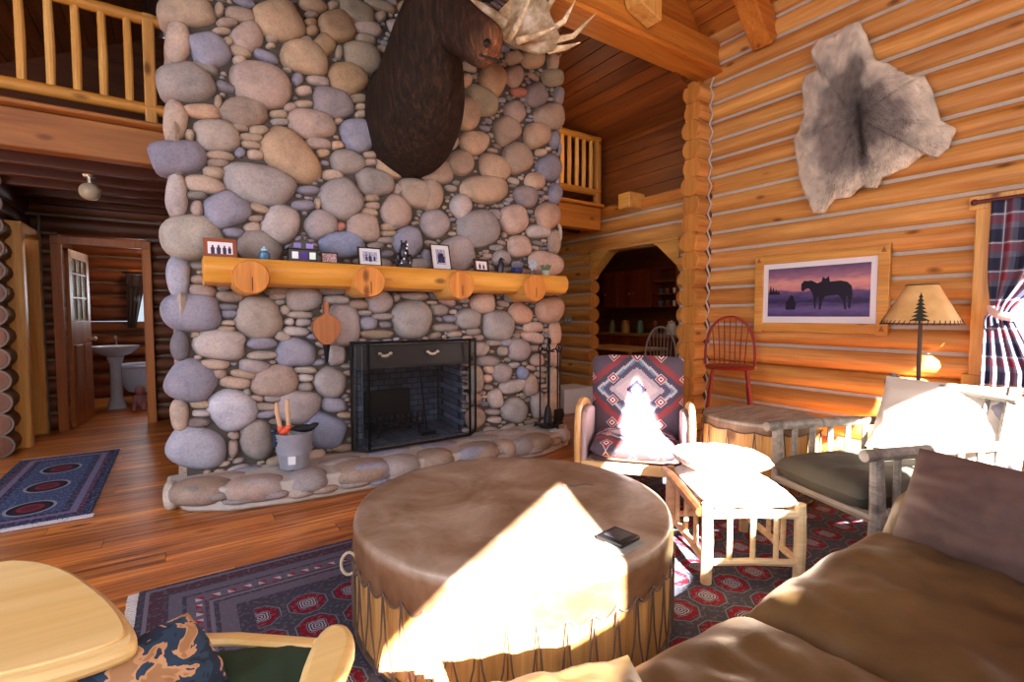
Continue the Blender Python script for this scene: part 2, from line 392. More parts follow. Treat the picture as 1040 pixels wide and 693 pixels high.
# hall under the loft ---------------------------------------------------------
logwall('wall_hall_left', 'y', -1.37, 6.3, 10.6, 0, 2.6, [(6.68, 7.36, -1, 2.12)], [M['dlog_y'], M['dlogend']], side=1, lum=.8, chinkm=M['shaded_chink'])
logwall('wall_hall_back', 'x', 7.4, -1.37, 4.9, 0, 2.6, [(-1.12, -.33, -1, 2.1)], [M['dlog_x'], M['dlogend']], side=-1, lum=.8, chinkm=M['shaded_chink'])
cm = MB()
for k in range(13):  # chinked rings round the log ends facing the room, left edge of the hall
    z = .1+.2*k; cm.tube([(-1.42+.108*math.cos(a*PI/8), 6.28, z+.1*math.sin(a*PI/8)) for a in range(16)], .012, 5, closed=True, mi=0)
build('wall_end_chinking', cm, M['shaded_chink'], kind='structure')
cm = MB()
for k in range(24): cm.tube([(-1.25, 7.3+(.03 if k%2 else 0), .1*k), (-1.25, 7.3+(0 if k%2 else .03), .1*k+.1)], .014, 5)
for k in range(12): cm.box((-.1, 7.33, .2+.2*k), (.2, .02, .025), col=(.8,.8,.8))
build('wall_hall_chinking', cm, M['shaded_chink'], kind='structure')
lw = MB()   # outer left side of the hall and the room beyond the side door
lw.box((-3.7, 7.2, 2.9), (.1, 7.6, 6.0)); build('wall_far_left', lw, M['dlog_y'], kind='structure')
def casing(name, axis, plane, a, b, z1, w=.1, mat=None, t=.05, z0=0, bottom=False, deep=.16):
    m = MB()
    def bx(c, d): m.box((c[1], c[0], c[2]) if axis == 'y' else c, (d[1], d[0], d[2]) if axis == 'y' else d, col=jit(.05))
    bx((a-w/2, plane, (z0+z1)/2), (w, t, z1-z0)); bx((b+w/2, plane, (z0+z1)/2), (w, t, z1-z0)); bx(((a+b)/2, plane, z1+w/2), (b-a+2*w, t, w))
    if bottom: bx(((a+b)/2, plane, z0-w/2), (b-a+2*w, t, w))
    return build(name, m, mat, kind='structure', bevel=.006)
casing('trim_3', 'x', 7.33, -1.08, -.37, 2.08, .09, M['dpine_z'])
# hall side door seen edge-on: bright pine casing and door
m = MB(); m.box((-1.37, 6.64, 1.06), (.24, .1, 2.12)); m.box((-1.37, 7.32, 1.06), (.24, .1, 2.12)); m.box((-1.37, 6.98, 2.15), (.24, .78, .1))
build('trim_4', m, M['pine_z'], kind='structure', bevel=.008)
m = MB(); m.box((-1.42, 6.98, 1.03), (.04, .58, 2.04))
for z, h in ((.55, .8), (1.5, .8)):
    for y in (6.85, 7.11): m.box((-1.395, y, z), (.02, .2, h), col=(.85,.8,.75))
build('door_1', m, M['pine_z'], kind='structure', bevel=.006)
# bathroom -------------------------------------------------------------------
logwall('wall_bathroom_back', 'x', 9.9, -3.7, 1.2, 0, 2.6, [(-.62, .05, 1.15, 1.95)], [M['dlog_x'], M['dlogend']], side=-1, lum=1.5, chinkm=M['shaded_chink'])
m = MB(); m.box((.9, 8.7, 1.3), (.1, 2.5, 2.6)); build('wall_bathroom_right', m, M['dlog_y'], kind='structure')
casing('window_2', 'x', 9.8, -.6, .03, 1.93, .08, M['dpine_z'], z0=1.17, bottom=True)
m = MB(); m.box((-.28, 9.95, 1.55), (.66, .012, .8)); 
G = NT('window_daylight_glass'); glassM = G.m
G.b.inputs['Transmission Weight'].default_value = .9; G.b.inputs['Roughness'].default_value = .05; G.b.inputs['Base Color'].default_value = (.95,1,.97,1); G.b.inputs['IOR'].default_value = 1.1
build('window_2_glass', m, glassM, kind='structure', smooth=False)
bl = bpy.data.lights.new('bathroom_daylight', 'AREA'); bl.energy = 12; bl.size = .6; bl.color = (.85,.92,1); o = bpy.data.objects.new('bathroom_daylight', bl); COL.objects.link(o); o.location = (-.28, 9.7, 1.6); o.rotation_euler = (math.radians(-80), 0, 0)
bl = bpy.data.lights.new('bathroom_lamp', 'POINT'); bl.energy = 24; bl.shadow_soft_size = .15; bl.color = (1,.62,.36); o = bpy.data.objects.new('bathroom_lamp', bl); COL.objects.link(o); o.location = (-.2, 8.9, 2.3)
bl = bpy.data.lights.new('side_room_daylight', 'AREA'); bl.energy = 14; bl.size = 1; bl.color = (1,.85,.6); o = bpy.data.objects.new('side_room_daylight', bl); COL.objects.link(o); o.location = (-2.9, 6.6, 1.5); o.rotation_euler = (math.radians(90), 0, math.radians(-70))
# bathroom door leaf, swung inwards, glazed top
t = bpy.data.objects.new('door_2', None); COL.objects.link(t); t.location = (-1.06, 7.44, 0); t.rotation_euler = (0,0,math.radians(83)); t['kind'] = 'structure'
m = MB(); m.box((.36, 0, .62), (.72, .04, 1.22)); m.box((.05, 0, 1.64), (.1, .04, .82)); m.box((.67, 0, 1.64), (.1, .04, .82)); m.box((.36, 0, 2.0), (.72, .04, .1))
for x in (.2, .52): m.box((x, -.024, .55), (.24, .015, .8), col=(.8,.75,.7))
m.box((.36, 0, 1.5), (.52, .03, .025)); m.box((.27, 0, 1.6), (.02, .03, .7)); m.box((.45, 0, 1.6), (.02, .03, .7)); m.box((.36, 0, 1.78), (.52, .03, .025))
build('door_panel', m, M['dpine_z'], t, bevel=.004)
G = NT('frosted_door_glass'); G.b.inputs['Base Color'].default_value = (.75,.95,.82,1); G.b.inputs['Roughness'].default_value = .5; G.b.inputs['Transmission Weight'].default_value = .7; G.b.inputs['IOR'].default_value = 1.1
m = MB(); m.box((.36, 0, 1.6), (.54, .008, .76)); build('glass', m, G.m, t, smooth=False)
m = MB(); m.cyl((.66, -.05, 1.0), (.66, .05, 1.0), .02); m.ell((.66, -.07, 1.0), (.028,.02,.028)); build('door_knob', m, M['brass'], t)
bl = bpy.data.lights.new('door_glass_daylight', 'AREA'); bl.energy = 10; bl.size = .9; bl.color = (.8,1,.85); o = bpy.data.objects.new('door_glass_daylight', bl); COL.objects.link(o); o.location = (-2.2, 8.0, 1.7); o.rotation_euler = (math.radians(90), 0, math.radians(-90))

# back + left walls behind the camera with the high gable windows that shape the sun ---------------
def wallpoly(name, outer, holes, y0, y1, mat):
    """vertical wall in xz with polygon holes, tessellated"""
    from mathutils.geometry import tessellate_polygon
    polys = [[Vector((p[0], 0, p[1])) for p in outer]] + [[Vector((p[0], 0, p[1])) for p in h] for h in holes]
    tris = tessellate_polygon(polys); flat = [p for q in polys for p in q]; mb = MB(); n = len(flat)
    mb.add([(p.x, y0, p.z) for p in flat] + [(p.x, y1, p.z) for p in flat], [tuple(t) for t in tris] + [tuple(i+n for i in t)[::-1] for t in tris])
    b = 0
    for q in polys:
        k = len(q); mb.f += [(b+i, b+(i+1) % k, b+(i+1) % k+n, b+i+n) for i in range(k)]; mb.m += [0]*k; b += k
    return build(name, mb, mat, kind='structure', smooth=False)
WY = -2.5
HOLES = [
    [(-1.75, 2.62), (-1.1, 2.68), (-.42, 2.76), (-.42, 3.42), (-.46, 3.55), (-1.11, 3.19), (-1.75, 2.8)],
    [(-.04, 2.62), (1.02, 3.0), (1.02, 3.7), (.76, 3.8), (.57, 4.45), (.35, 3.95), (-.04, 3.55)],
    [(1.55, 2.6), (3.9, 2.6), (3.9, 3.95), (3.2, 3.95), (3.0, 3.65), (2.8, 3.34), (1.55, 3.34)]]
wallpoly('wall_back', [(-3.8, 0), (5.0, 0), (5.0, 4.25), (.6, 8.6), (-3.8, 4.25)], HOLES, WY-.15, WY, M['plank_x'])
m = MB(); m.box((-3.8, -.4, .3), (.12, 4.4, .6)); m.box((-3.8, -.4, 3.55), (.12, 4.4, 1.3)); m.box((-3.8, 1.9, 1.7), (.12, .25, 2.3)); m.box((-3.8, -.9, 1.7), (.12, 3.4, 2.3)); m.box((-3.8, 3.3, 2.0), (.12, .7, 4.4)); m.box((-3.8, 2.4, .3), (.12, 2.2, .6)); m.box((-3.8, 2.4, 3.55), (.12, 2.2, 1.3))
build('wall_left', m, M['plank_y'], kind='structure', smooth=False)

# right-hand window with pine casing ---------------------------------------------
m = MB()
m.box((4.86, 1.085, 1.46), (.09, .115, 1.22), col=(1.15,1.12,1.05)); m.box((4.86, -.03, 1.46), (.09, .115, 1.22)); m.box((4.85, .53, 2.11), (.1, 1.3, .1)); m.box((4.86, .53, .82), (.1, 1.3, .09)); m.box((4.84, .53, .77), (.16, 1.34, .03))
m.box((4.95, .53, 1.46), (.04, .04, 1.2)); m.box((4.95, .53, 1.46), (.03, 1.0, .03))
build('window_1', m, M['pine_z'], kind='structure', bevel=.008)
m = MB(); m.box((4.97, .53, 1.46), (.008, 1.02, 1.2)); build('window_1_glass', m, glassM, kind='structure', smooth=False)

# ================================================================== FIREPLACE
STONES = '''0.093 3.37 0.162 0.091 19 0
0.037 3.153 0.134 0.068 81 5
0.218 3.148 0.115 0.112 29 9
0.191 3.024 0.075 0.044 -3 16
0.074 2.892 0.162 0.122 19 15
0.457 3.31 0.115 0.082 48 4
0.417 3.451 0.094 0.05 9 22
0.284 3.443 0.05 0.028 78 0
0.333 3.37 0.069 0.03 23 22
0.298 3.298 0.062 0.024 21 0
0.674 3.494 0.174 0.133 30 1
0.41 3.191 0.068 0.038 -1 0
0.403 3.131 0.046 0.03 32 5
0.544 2.993 0.191 0.158 5 4
0.625 3.355 0.053 0.034 33 22
0.575 3.204 0.076 0.037 -9 10
0.61 3.291 0.034 0.019 25 0
0.309 2.919 0.06 0.035 -12 11
0.332 3.235 0.04 0.029 43 0
0.165 2.717 0.106 0.049 7 27
0.005 2.626 0.122 0.063 83 5
0.428 2.777 0.154 0.101 19 22
0.252 2.568 0.129 0.106 13 2
0.017 2.384 0.153 0.107 14 10
0.083 2.538 0.04 0.027 76 0
0.261 2.8 0.047 0.025 82 0
0.39 2.655 0.058 0.03 11 22
0.517 2.66 0.065 0.033 16 0
0.467 2.597 0.081 0.032 8 0
0.463 2.544 0.067 0.028 2 0
0.487 2.478 0.053 0.034 6 5
0.389 2.475 0.039 0.031 61 10
0.263 2.431 0.087 0.033 6 0
0.249 2.376 0.07 0.028 6 22
0.224 2.309 0.069 0.04 4 0
0.514 2.267 0.221 0.142 -4 17
0.734 2.511 0.206 0.16 -40 1
0.652 2.806 0.061 0.03 17 0
0.664 2.751 0.067 0.024 14 15
0.735 2.875 0.051 0.029 30 4
-0.002 2.119 0.129 0.061 85 19
0.163 2.215 0.115 0.059 2 5
0.295 2.055 0.139 0.119 34 9
0.114 2.044 0.053 0.036 81 4
0.114 2.135 0.062 0.029 10 16
0.077 1.842 0.174 0.142 15 20
0.334 1.896 0.069 0.034 1 10
0.458 1.943 0.058 0.037 17 5
0.647 1.987 0.142 0.119 69 19
0.503 2.091 0.074 0.032 -9 0
0.482 2.013 0.051 0.024 8 22
0.503 1.807 0.143 0.114 -17 15
0.718 1.809 0.041 0.035 21 9
-0.01 1.562 0.123 0.065 87 12
0.065 1.317 0.156 0.132 5 9
-0.015 1.087 0.099 0.052 88 11
0.23 1.086 0.156 0.099 -9 19
0.484 1.278 0.163 0.143 85 2
0.13 1.472 0.079 0.043 -4 4
0.15 1.551 0.086 0.033 3 22
0.262 1.5 0.047 0.027 3 15
0.303 1.434 0.093 0.038 -2 22
0.286 1.356 0.06 0.025 1 11
0.294 1.307 0.054 0.032 1 10
0.286 1.243 0.048 0.021 0 5
0.272 1.197 0.054 0.023 -1 0
0.499 1.087 0.102 0.046 -2 10
0.506 0.995 0.103 0.032 -3 2
0.641 1.135 0.054 0.036 -20 2
0.733 1.004 0.134 0.107 -5 9
0.622 1.485 0.093 0.032 11 15
0.614 1.441 0.059 0.025 2 4
0.627 1.396 0.04 0.022 2 15
0.66 1.337 0.04 0.036 -29 2
0.081 1.159 0.028 0.02 -1 0
0.795 1.429 0.132 0.096 4 17
1.018 1.504 0.104 0.042 2 15
1.051 1.422 0.101 0.034 1 17
1.098 1.212 0.163 0.129 88 6
1.403 1.416 0.108 0.096 22 6
1.701 1.261 0.178 0.159 1 17
0.771 1.3 0.097 0.027 -3 2
0.692 1.247 0.037 0.026 0 19
0.795 1.241 0.056 0.03 0 6
0.74 1.171 0.089 0.037 -7 19
1.228 1.385 0.086 0.039 1 22
1.272 1.316 0.064 0.024 0 15
1.299 1.23 0.08 0.056 0 9
1.451 1.216 0.059 0.03 -1 11
1.435 1.287 0.1 0.027 0 15
1.377 1.134 0.14 0.038 -1 23
1.722 1.468 0.125 0.038 1 17
1.55 1.452 0.037 0.032 84 15
1.56 1.545 0.06 0.033 3 22
1.039 0.975 0.081 0.071 -86 6
0.048 0.834 0.146 0.131 -31 9
-0.03 0.597 0.103 0.052 90 5
0.297 0.603 0.151 0.139 -57 21
0.586 0.793 0.152 0.117 -2 4
0.066 0.352 0.171 0.136 -22 12
0.187 0.943 0.093 0.034 -4 5
0.445 0.914 0.098 0.049 -10 6
0.379 0.86 0.091 0.031 -16 0
0.215 0.871 0.044 0.034 -7 4
0.315 0.803 0.098 0.042 -11 5
0.101 0.662 0.066 0.027 -7 0
0.1 0.6 0.052 0.025 -8 19
0.074 0.536 0.068 0.034 -5 24
0.392 0.724 0.028 0.023 -84 15
0.456 0.674 0.046 0.024 -19 4
0.566 0.66 0.066 0.025 -6 15
0.504 0.606 0.084 0.029 -7 2
0.512 0.546 0.071 0.029 -2 9
0.448 0.36 0.145 0.108 -83 15
0.295 0.413 0.036 0.028 -18 4
0.289 0.314 0.06 0.03 -89 4
0.748 0.58 0.151 0.119 -14 6
0.989 0.751 0.121 0.113 -35 17
1.012 0.565 0.09 0.058 -9 9
0.936 0.366 0.158 0.129 -21 13
0.8 0.804 0.056 0.03 -5 19
0.799 0.731 0.056 0.034 -7 15
0.801 0.866 0.085 0.026 -7 2
0.92 3.69 0.097 0.057 15 1
1.067 3.732 0.049 0.032 37 0
1.251 3.749 0.138 0.09 -1 23
1.094 3.585 0.14 0.108 27 30
1.345 3.645 0.116 0.057 10 4
0.994 3.412 0.092 0.067 50 30
0.851 3.275 0.158 0.123 -2 1
1.297 3.398 0.148 0.119 14 23
1.175 3.199 0.154 0.12 26 30
1.579 3.739 0.075 0.051 18 4
1.731 3.917 0.122 0.079 19 30
1.445 3.775 0.051 0.036 45 0
1.446 3.861 0.122 0.04 2 23
1.323 3.557 0.081 0.038 8 23
0.904 3.612 0.052 0.023 23 22
0.896 3.551 0.053 0.029 27 30
0.905 3.496 0.051 0.034 25 30
0.861 3.398 0.047 0.033 29 0
1.102 3.384 0.053 0.029 81 23
0.945 3.124 0.082 0.037 3 4
1.053 2.979 0.147 0.115 6 14
0.835 3.023 0.061 0.032 20 5
0.788 3.095 0.048 0.036 53 10
1.613 3.637 0.084 0.057 35 22
0.887 2.784 0.165 0.108 12 4
1.259 2.773 0.156 0.121 18 9
1.16 2.54 0.135 0.093 15 15
0.932 2.644 0.095 0.044 6 4
0.967 2.576 0.048 0.029 17 27
1.077 2.657 0.05 0.031 19 27
1.035 2.416 0.077 0.041 8 5
1.53 2.571 0.126 0.101 -4 1
1.346 2.628 0.065 0.028 13 0
1.345 2.568 0.061 0.028 13 4
1.384 2.41 0.153 0.109 9 15
0.833 2.92 0.064 0.03 17 0
1.247 3.059 0.084 0.036 17 23
1.274 3 0.056 0.027 17 0
1.273 2.941 0.056 0.027 17 0
1.088 2.85 0.039 0.025 22 0
1.104 2.237 0.167 0.143 39 17
0.855 2.272 0.085 0.032 10 10
0.814 2.15 0.084 0.039 9 10
0.919 2.182 0.044 0.026 84 0
0.942 2.017 0.117 0.103 38 6
1.279 2.024 0.132 0.111 1 4
1.564 2.185 0.139 0.122 42 4
1.109 1.87 0.167 0.106 8 13
1.093 2.013 0.039 0.033 27 28
1.754 2.372 0.155 0.123 2 25
1.668 1.939 0.135 0.12 29 9
1.348 2.276 0.065 0.031 10 0
1.356 2.213 0.065 0.031 9 4
1.33 2.158 0.07 0.034 -6 0
1.488 2.048 0.067 0.032 7 0
1.492 1.994 0.067 0.026 6 0
1.461 1.936 0.075 0.028 6 15
1.575 2.377 0.049 0.034 81 4
2.54 3.547 0.154 0.13 64 1
2.415 3.317 0.167 0.127 -1 26
2.252 3.168 0.157 0.135 44 3
2.783 3.638 0.115 0.088 47 4
2.789 3.293 0.12 0.099 32 4
3.053 3.526 0.142 0.105 33 14
3.231 3.352 0.195 0.124 21 25
2.697 3.104 0.154 0.119 33 25
3.067 3.131 0.169 0.114 21 3
2.334 2.917 0.157 0.102 17 7
3.267 3.756 0.139 0.08 16 26
3.266 3.908 0.107 0.067 80 3
3.015 3.872 0.15 0.083 23 1
2.777 3.814 0.096 0.059 27 7
3.347 3.583 0.094 0.062 79 14
2.842 3.503 0.092 0.041 11 28
2.253 3.464 0.065 0.05 58 27
3.291 3.126 0.09 0.068 74 10
2.825 2.859 0.173 0.138 26 25
2.188 2.707 0.136 0.11 33 25
2.561 2.72 0.172 0.121 4 3
1.954 2.581 0.151 0.095 12 25
2.456 2.505 0.244 0.129 8 3
3.221 2.828 0.157 0.126 28 10
3.044 2.666 0.122 0.081 11 7
2.934 2.499 0.144 0.102 15 14
1.876 2.371 0.136 0.118 55 25
2.19 2.311 0.111 0.098 46 19
2.378 2.118 0.212 0.172 17 18
2.784 2.253 0.163 0.133 19 8
3.21 2.329 0.154 0.129 22 29
3.307 2.574 0.1 0.082 74 10
1.926 2.122 0.135 0.119 32 6
2.103 2.877 0.065 0.053 51 4
3.118 2.964 0.075 0.037 14 7
2.152 1.862 0.171 0.155 25 6
2.85 1.988 0.129 0.103 12 8
3.187 1.831 0.212 0.129 0 8
3.09 2.162 0.148 0.063 6 19
3.297 2.074 0.119 0.077 87 25
2.639 1.857 0.101 0.074 8 17
2.56 2.276 0.076 0.046 4 18
2.425 1.422 0.128 0.105 3 8
2.863 1.31 0.138 0.103 -11 29
2.598 1.194 0.166 0.145 -3 17
2.263 1.263 0.133 0.09 0 17
3.242 1.351 0.172 0.13 0 29
3.024 1.173 0.122 0.049 -1 8
3.024 1.067 0.134 0.054 -9 8
2.845 0.947 0.13 0.106 -7 6
2.369 0.971 0.106 0.069 -4 19
2.478 0.847 0.13 0.051 -4 18
3.31 1.102 0.117 0.071 -89 29
3.298 0.872 0.112 0.078 -87 29
1.958 1.344 0.086 0.052 1 15
1.915 1.477 0.056 0.034 2 11
2.021 1.183 0.126 0.035 -1 15
2.072 1.264 0.068 0.032 0 10
2.69 1.027 0.08 0.043 -2 9
2.546 1.021 0.077 0.028 -2 2
2.649 0.94 0.056 0.047 -8 2
2.737 1.476 0.069 0.043 2 9
2.34 0.679 0.129 0.073 -88 2
2.323 0.491 0.074 0.055 -12 4
2.333 0.304 0.105 0.092 -63 25
2.638 0.721 0.108 0.09 -12 6
2.773 0.577 0.148 0.069 5 19
2.562 0.468 0.091 0.077 -76 19
2.791 0.331 0.144 0.123 -26 17
2.888 0.704 0.067 0.062 -34 13
2.988 0.57 0.11 0.085 -83 4
3.286 0.588 0.133 0.078 -87 3
3.247 0.339 0.135 0.109 -78 3
2.489 0.764 0.055 0.037 -7 8
2.472 0.679 0.054 0.037 -8 8
2.534 0.339 0.094 0.028 -7 17
2.556 0.258 0.078 0.033 -8 19
3.09 0.355 0.131 0.087 -85 17
3.076 0.83 0.087 0.06 -6 4
3.085 1.604 0.099 0.039 2 2
1.79 1.751 0.109 0.05 4 17
2.559 1.681 0.153 0.046 3 17
1.39 1.728 0.115 0.048 4 17
1.847 1.807 0.076 0.055 85 9
0.716 1.675 0.108 0.043 4 9
0.249 1.705 0.094 0.054 6 17
2.972 1.62 0.12 0.048 2 2'''
HST = '''0.080 4.036 0.215 0.157 22
0.384 3.783 0.212 0.142 4
0.406 4.169 0.166 0.085 17
0.720 3.763 0.151 0.149 18
1.100 3.795 0.254 0.170 22
1.394 3.821 0.178 0.137 17
1.701 3.753 0.174 0.156 22
2.102 3.747 0.202 0.164 22
2.350 3.701 0.098 0.118 25
2.703 3.769 0.187 0.142 23
3.064 3.817 0.098 0.112 2
1.132 4.435 0.194 0.083 9
2.018 4.182 0.165 0.071 9
2.506 4.091 0.172 0.074 18'''
FAC = '''0.493 0.080 0.091 0.030 14
0.021 0.153 0.097 0.031 16
0.146 0.108 0.092 0.031 16
0.282 0.072 0.102 0.022 18
0.654 0.068 0.085 0.034 2
0.811 0.064 0.095 0.028 22
1.026 0.065 0.115 0.029 15
1.382 0.059 0.104 0.031 15
1.203 0.046 0.076 0.022 10
1.735 0.083 0.091 0.032 10
1.916 0.086 0.084 0.029 22
2.306 0.073 0.138 0.035 15
2.638 0.075 0.123 0.036 18
2.915 0.099 0.085 0.037 2
1.562 0.065 0.080 0.023 4'''
STC = [(165,140,112), (182,146,104), (165,150,138), (180,146,114), (168,142,130), (188,162,142), (160,148,152), (196,162,132), (200,168,152), (132,134,160), (112,112,138), (82,82,100), (158,164,188), (116,136,180), (130,116,122), (140,130,126), (110,104,98), (156,148,148), (138,134,140), (186,174,172), (174,166,154), (200,200,218), (145,120,100), (134,114,84), (98,84,84), (158,132,112), (150,136,104), (196,152,116), (178,92,62), (192,146,118), (162,122,64)]
PAL = ['a58c70','917864','8c827e','8486a0','70708a','a5968a','a88e82','9c9494','bca28e','6e6862']
def superm(nx, nz_, cx, cz, rx, rz, a, e, res):
    x = (np.arange(nx)*res - cx)[:, None]; z = (np.arange(nz_)*res - cz)[None, :]
    u = (x*math.cos(a)+z*math.sin(a))/rx; v = (-x*math.sin(a)+z*math.cos(a))/rz
    return (np.abs(u)**e + np.abs(v)**e) <= 1
def pack(Wd, Hd, given, seed, sizes_fn, block=(), tries=2600, passes=7, res=.01):
    rng = random.Random(seed); nx, nzz = int(Wd/res), int(Hd/res); occ = np.zeros((nx, nzz), bool)
    for b in block: occ[int(b[0]/res):int(b[1]/res), int(max(0, b[2])/res):int(b[3]/res)] = True
    for g in given: occ |= superm(nx, nzz, g[0], g[1], g[2]+.004, g[3]+.004, math.radians(g[4]), 2.3, res)
    out = []
    for ps in range(passes):
        free = np.argwhere(~occ)
        if not len(free): break
        for k in range(tries):
            i, j = free[rng.randrange(len(free))]
            if occ[i, j]: continue
            s = sizes_fn(ps, i*res, j*res)
            if not s: continue
            rx, rz = s[0]*rng.uniform(.85, 1.2), s[1]*rng.uniform(.85, 1.2); a = rng.gauss(0, .12)
            R = max(rx, rz)+.01; i0, i1 = max(0, int((i*res-R)/res)), min(nx, int((i*res+R)/res)+1); j0, j1 = max(0, int((j*res-R)/res)), min(nzz, int((j*res+R)/res)+1)
            mk = superm(i1-i0, j1-j0, i*res-i0*res, j*res-j0*res, rx, rz, a, 2.3, res); tot = mk.sum()
            if tot == 0: continue
            if (occ[i0:i1, j0:j1] & mk).sum() <= .10*tot:
                occ[i0:i1, j0:j1] |= mk; c = lin(rng.choice(PAL)); q = rng.uniform(.85, 1.15)
                out.append((i*res, j*res, rx, rz, math.degrees(a), tuple(x*q for x in c)))
    return out
def add_stone(mb, P, U, V, Nn, rx, rz, ang, col, h, seed, n=22, rings=5, back=.03):
    """P centre; U,V in-plane axes; Nn outward normal"""
    rng = random.Random(seed); a = math.radians(ang); e = rng.uniform(2.1, 3.1)
    ph = [rng.uniform(0, 6.28) for _ in range(3)]; am = [rng.uniform(.0, .06), rng.uniform(.01, .06), rng.uniform(0, .03)]
    vs = [P + Nn*h]; fs = []; tilt = rng.uniform(-.12, .12); tv = rng.uniform(-.12, .12)
    for k in range(1, rings+2):
        rho = min(1, (k/rings)**.8) if k <= rings else .93
        y = h*max(0, 1-rho**3.6)**.6 if k <= rings else -back
        if k == rings: y = 0
        for i in range(n):
            th = 2*PI*i/n; cs, sn = math.cos(th), math.sin(th)
            rr = (abs(cs)**e + abs(sn)**e)**(-1/e)*(1 + am[0]*math.cos(2*th+ph[0]) + am[1]*math.cos(3*th+ph[1]) + am[2]*math.cos(5*th+ph[2]))
            u = rx*rr*cs*rho; v = rz*rr*sn*rho
            x = u*math.cos(a) - v*math.sin(a); z = u*math.sin(a) + v*math.cos(a)
            yy = y*(1 + tilt*cs*rho + tv*sn*rho)
            vs.append(P + U*x + V*z + Nn*yy)
    for i in range(n): fs.append((0, 1+i, 1+(i+1) % n))
    for k in range(rings):
        for i in range(n):
            q = (i+1) % n; A = 1+k*n; B = A+n; fs.append((A+i, B+i, B+q, A+q))
    mb.add(vs, fs, col)
FY = 4.13
FP = thing('stone_fireplace', 'massive river rock fireplace and chimney with a raised curved hearth', 'fireplace', (1.67, FY, 0)); FO = FP.location
cm = MB()   # mortar core with the firebox opening
cm.box((.59, 4.6, 3.2), (1.18, .94, 6.4)); cm.box((2.82, 4.6, 3.2), (1.08, .94, 6.4)); cm.box((1.73, 4.6, 3.71), (1.1, .94, 5.38)); cm.box((1.73, 4.6, .08), (1.1, .94, .16)); cm.box((1.73, 4.95, .6), (1.1, .2, 1.0))
build('mortar_core', cm, M['mortar'], FP, FO, smooth=False)
given = []; X0 = -.12
sm_ = MB()
for k, l in enumerate(STONES.split('\n')):
    a = l.split(); x, z, rx, rz, an = map(float, a[:5]); rx *= 1.10; rz *= 1.10; given.append((x-X0, z, rx, rz, an))
    edge = x < .2 or x > 3.25
    add_stone(sm_, Vector((x, FY, z)), Vector((1,0,0)), Vector((0,0,1)), Vector((0,-1,0)), rx, rz, an, lin(STC[int(a[5])]), min(.1, .028+.4*min(rx, rz)), k, n=26 if rx > .09 else 18, back=.16 if edge else .03)
def sizes(ps, x, z):
    if x < .13 + [.085,.07,.058,.045,.036,.026,.019][ps]*.8 or x > 3.5 - [.085,.07,.058,.045,.036,.026,.019][ps]*.8: return None
    if z > 3.95 and x < 1.2 or z > 4.35: return [(.24,.16),(.17,.12),(.12,.08),(.09,.05),(.07,.035),(.05,.028),(.03,.02)][ps]
    return [(.085,.034),(.07,.03),(.058,.026),(.045,.022),(.036,.019),(.026,.016),(.019,.013)][ps]
for k, (x, z, rx, rz, an, c) in enumerate(pack(3.6, 6.3, given, 5, sizes, block=[(1.29, 2.33, 0, .98)])):
    if x+X0 < .06: continue
    add_stone(sm_, Vector((x+X0, FY+.004, z)), Vector((1,0,0)), Vector((0,0,1)), Vector((0,-1,0)), rx, rz, an, c, .02+.5*min(rx, rz), 900+k, n=14, rings=3, back=.16 if (x < .25 or x > 3.4) else .03)
build('river_stones', sm_, M['stone'], FP, FO, angle=60)
for side, X, Nn in (('l', .0, Vector((-1,0,0))), ('r', 3.36, Vector((1,0,0)))):
    sd_ = MB()
    for k, (y, z, rx, rz, an, c) in enumerate(pack(.95, 6.2, [], 11 if side == 'l' else 12, lambda ps, x, z: None if x < .1 else [(.2,.14),(.15,.1),(.1,.07),(.08,.04),(.06,.03),(.04,.02),(.03,.02)][ps], tries=500)):
        add_stone(sd_, Vector((X, FY+.02+y, z)), Vector((0,1,0)), Vector((0,0,1)), Nn, rx, rz, an, c, .03+.15*min(rx, rz), 3000+k, n=12, rings=3)
    build('side_stones', sd_, M['stone'], FP, FO, angle=60)
# hearth
RIM = [(-.12,4.2),(-.1,3.98),(.0,3.8),(.22,3.66),(.6,3.58),(1.1,3.56),(1.6,3.56),(2.2,3.52),(2.8,3.54),(3.15,3.68),(3.32,3.9),(3.36,4.2)]
hm = MB(); hm.prism([(x, y+.03) for x, y in RIM], 'z', 0, .16); build('hearth_slab', hm, M['lmortar'], FP, FO, bevel=.02)
def rim_at(x):
    for (x0, y0), (x1, y1) in zip(RIM, RIM[1:]):
        if x0 <= x <= x1 and x1 > x0: return y0+(y1-y0)*(x-x0)/(x1-x0)
    return 3.56
hs = MB()
for k, l in enumerate(HST.split('\n')):
    x, y, w, d, c = l.split(); x, y, w, d = map(float, (x, y, w, d)); rr = random.Random(k)
    r0 = rim_at(x); 
    s = (rim_at(x+.08)-rim_at(x-.08))/.16
    yc = r0+d*.86
    hs.ell((x, yc, .115), (w*.93, d, .08), (0, rr.uniform(-.03,.03), math.atan(s)), 20, 10, lin(STC[int(c)]), e=.8)
for k, l in enumerate(FAC.split('\n')):
    x, z, w, h, c = l.split(); x, z, w, h = map(float, (x, z, w, h)); s = (rim_at(x+.08)-rim_at(x-.08))/.16
    hs.ell((x, rim_at(x)+.035, max(h+.006, z)), (w, .05, h), (0, 0, math.atan(s)), 14, 8, lin(STC[int(c)]), e=.85)
hs.ell((-.09, 3.98, .09), (.05, .13, .09), (0,0,0), 14, 9, lin('cfc4b4'), e=.8)
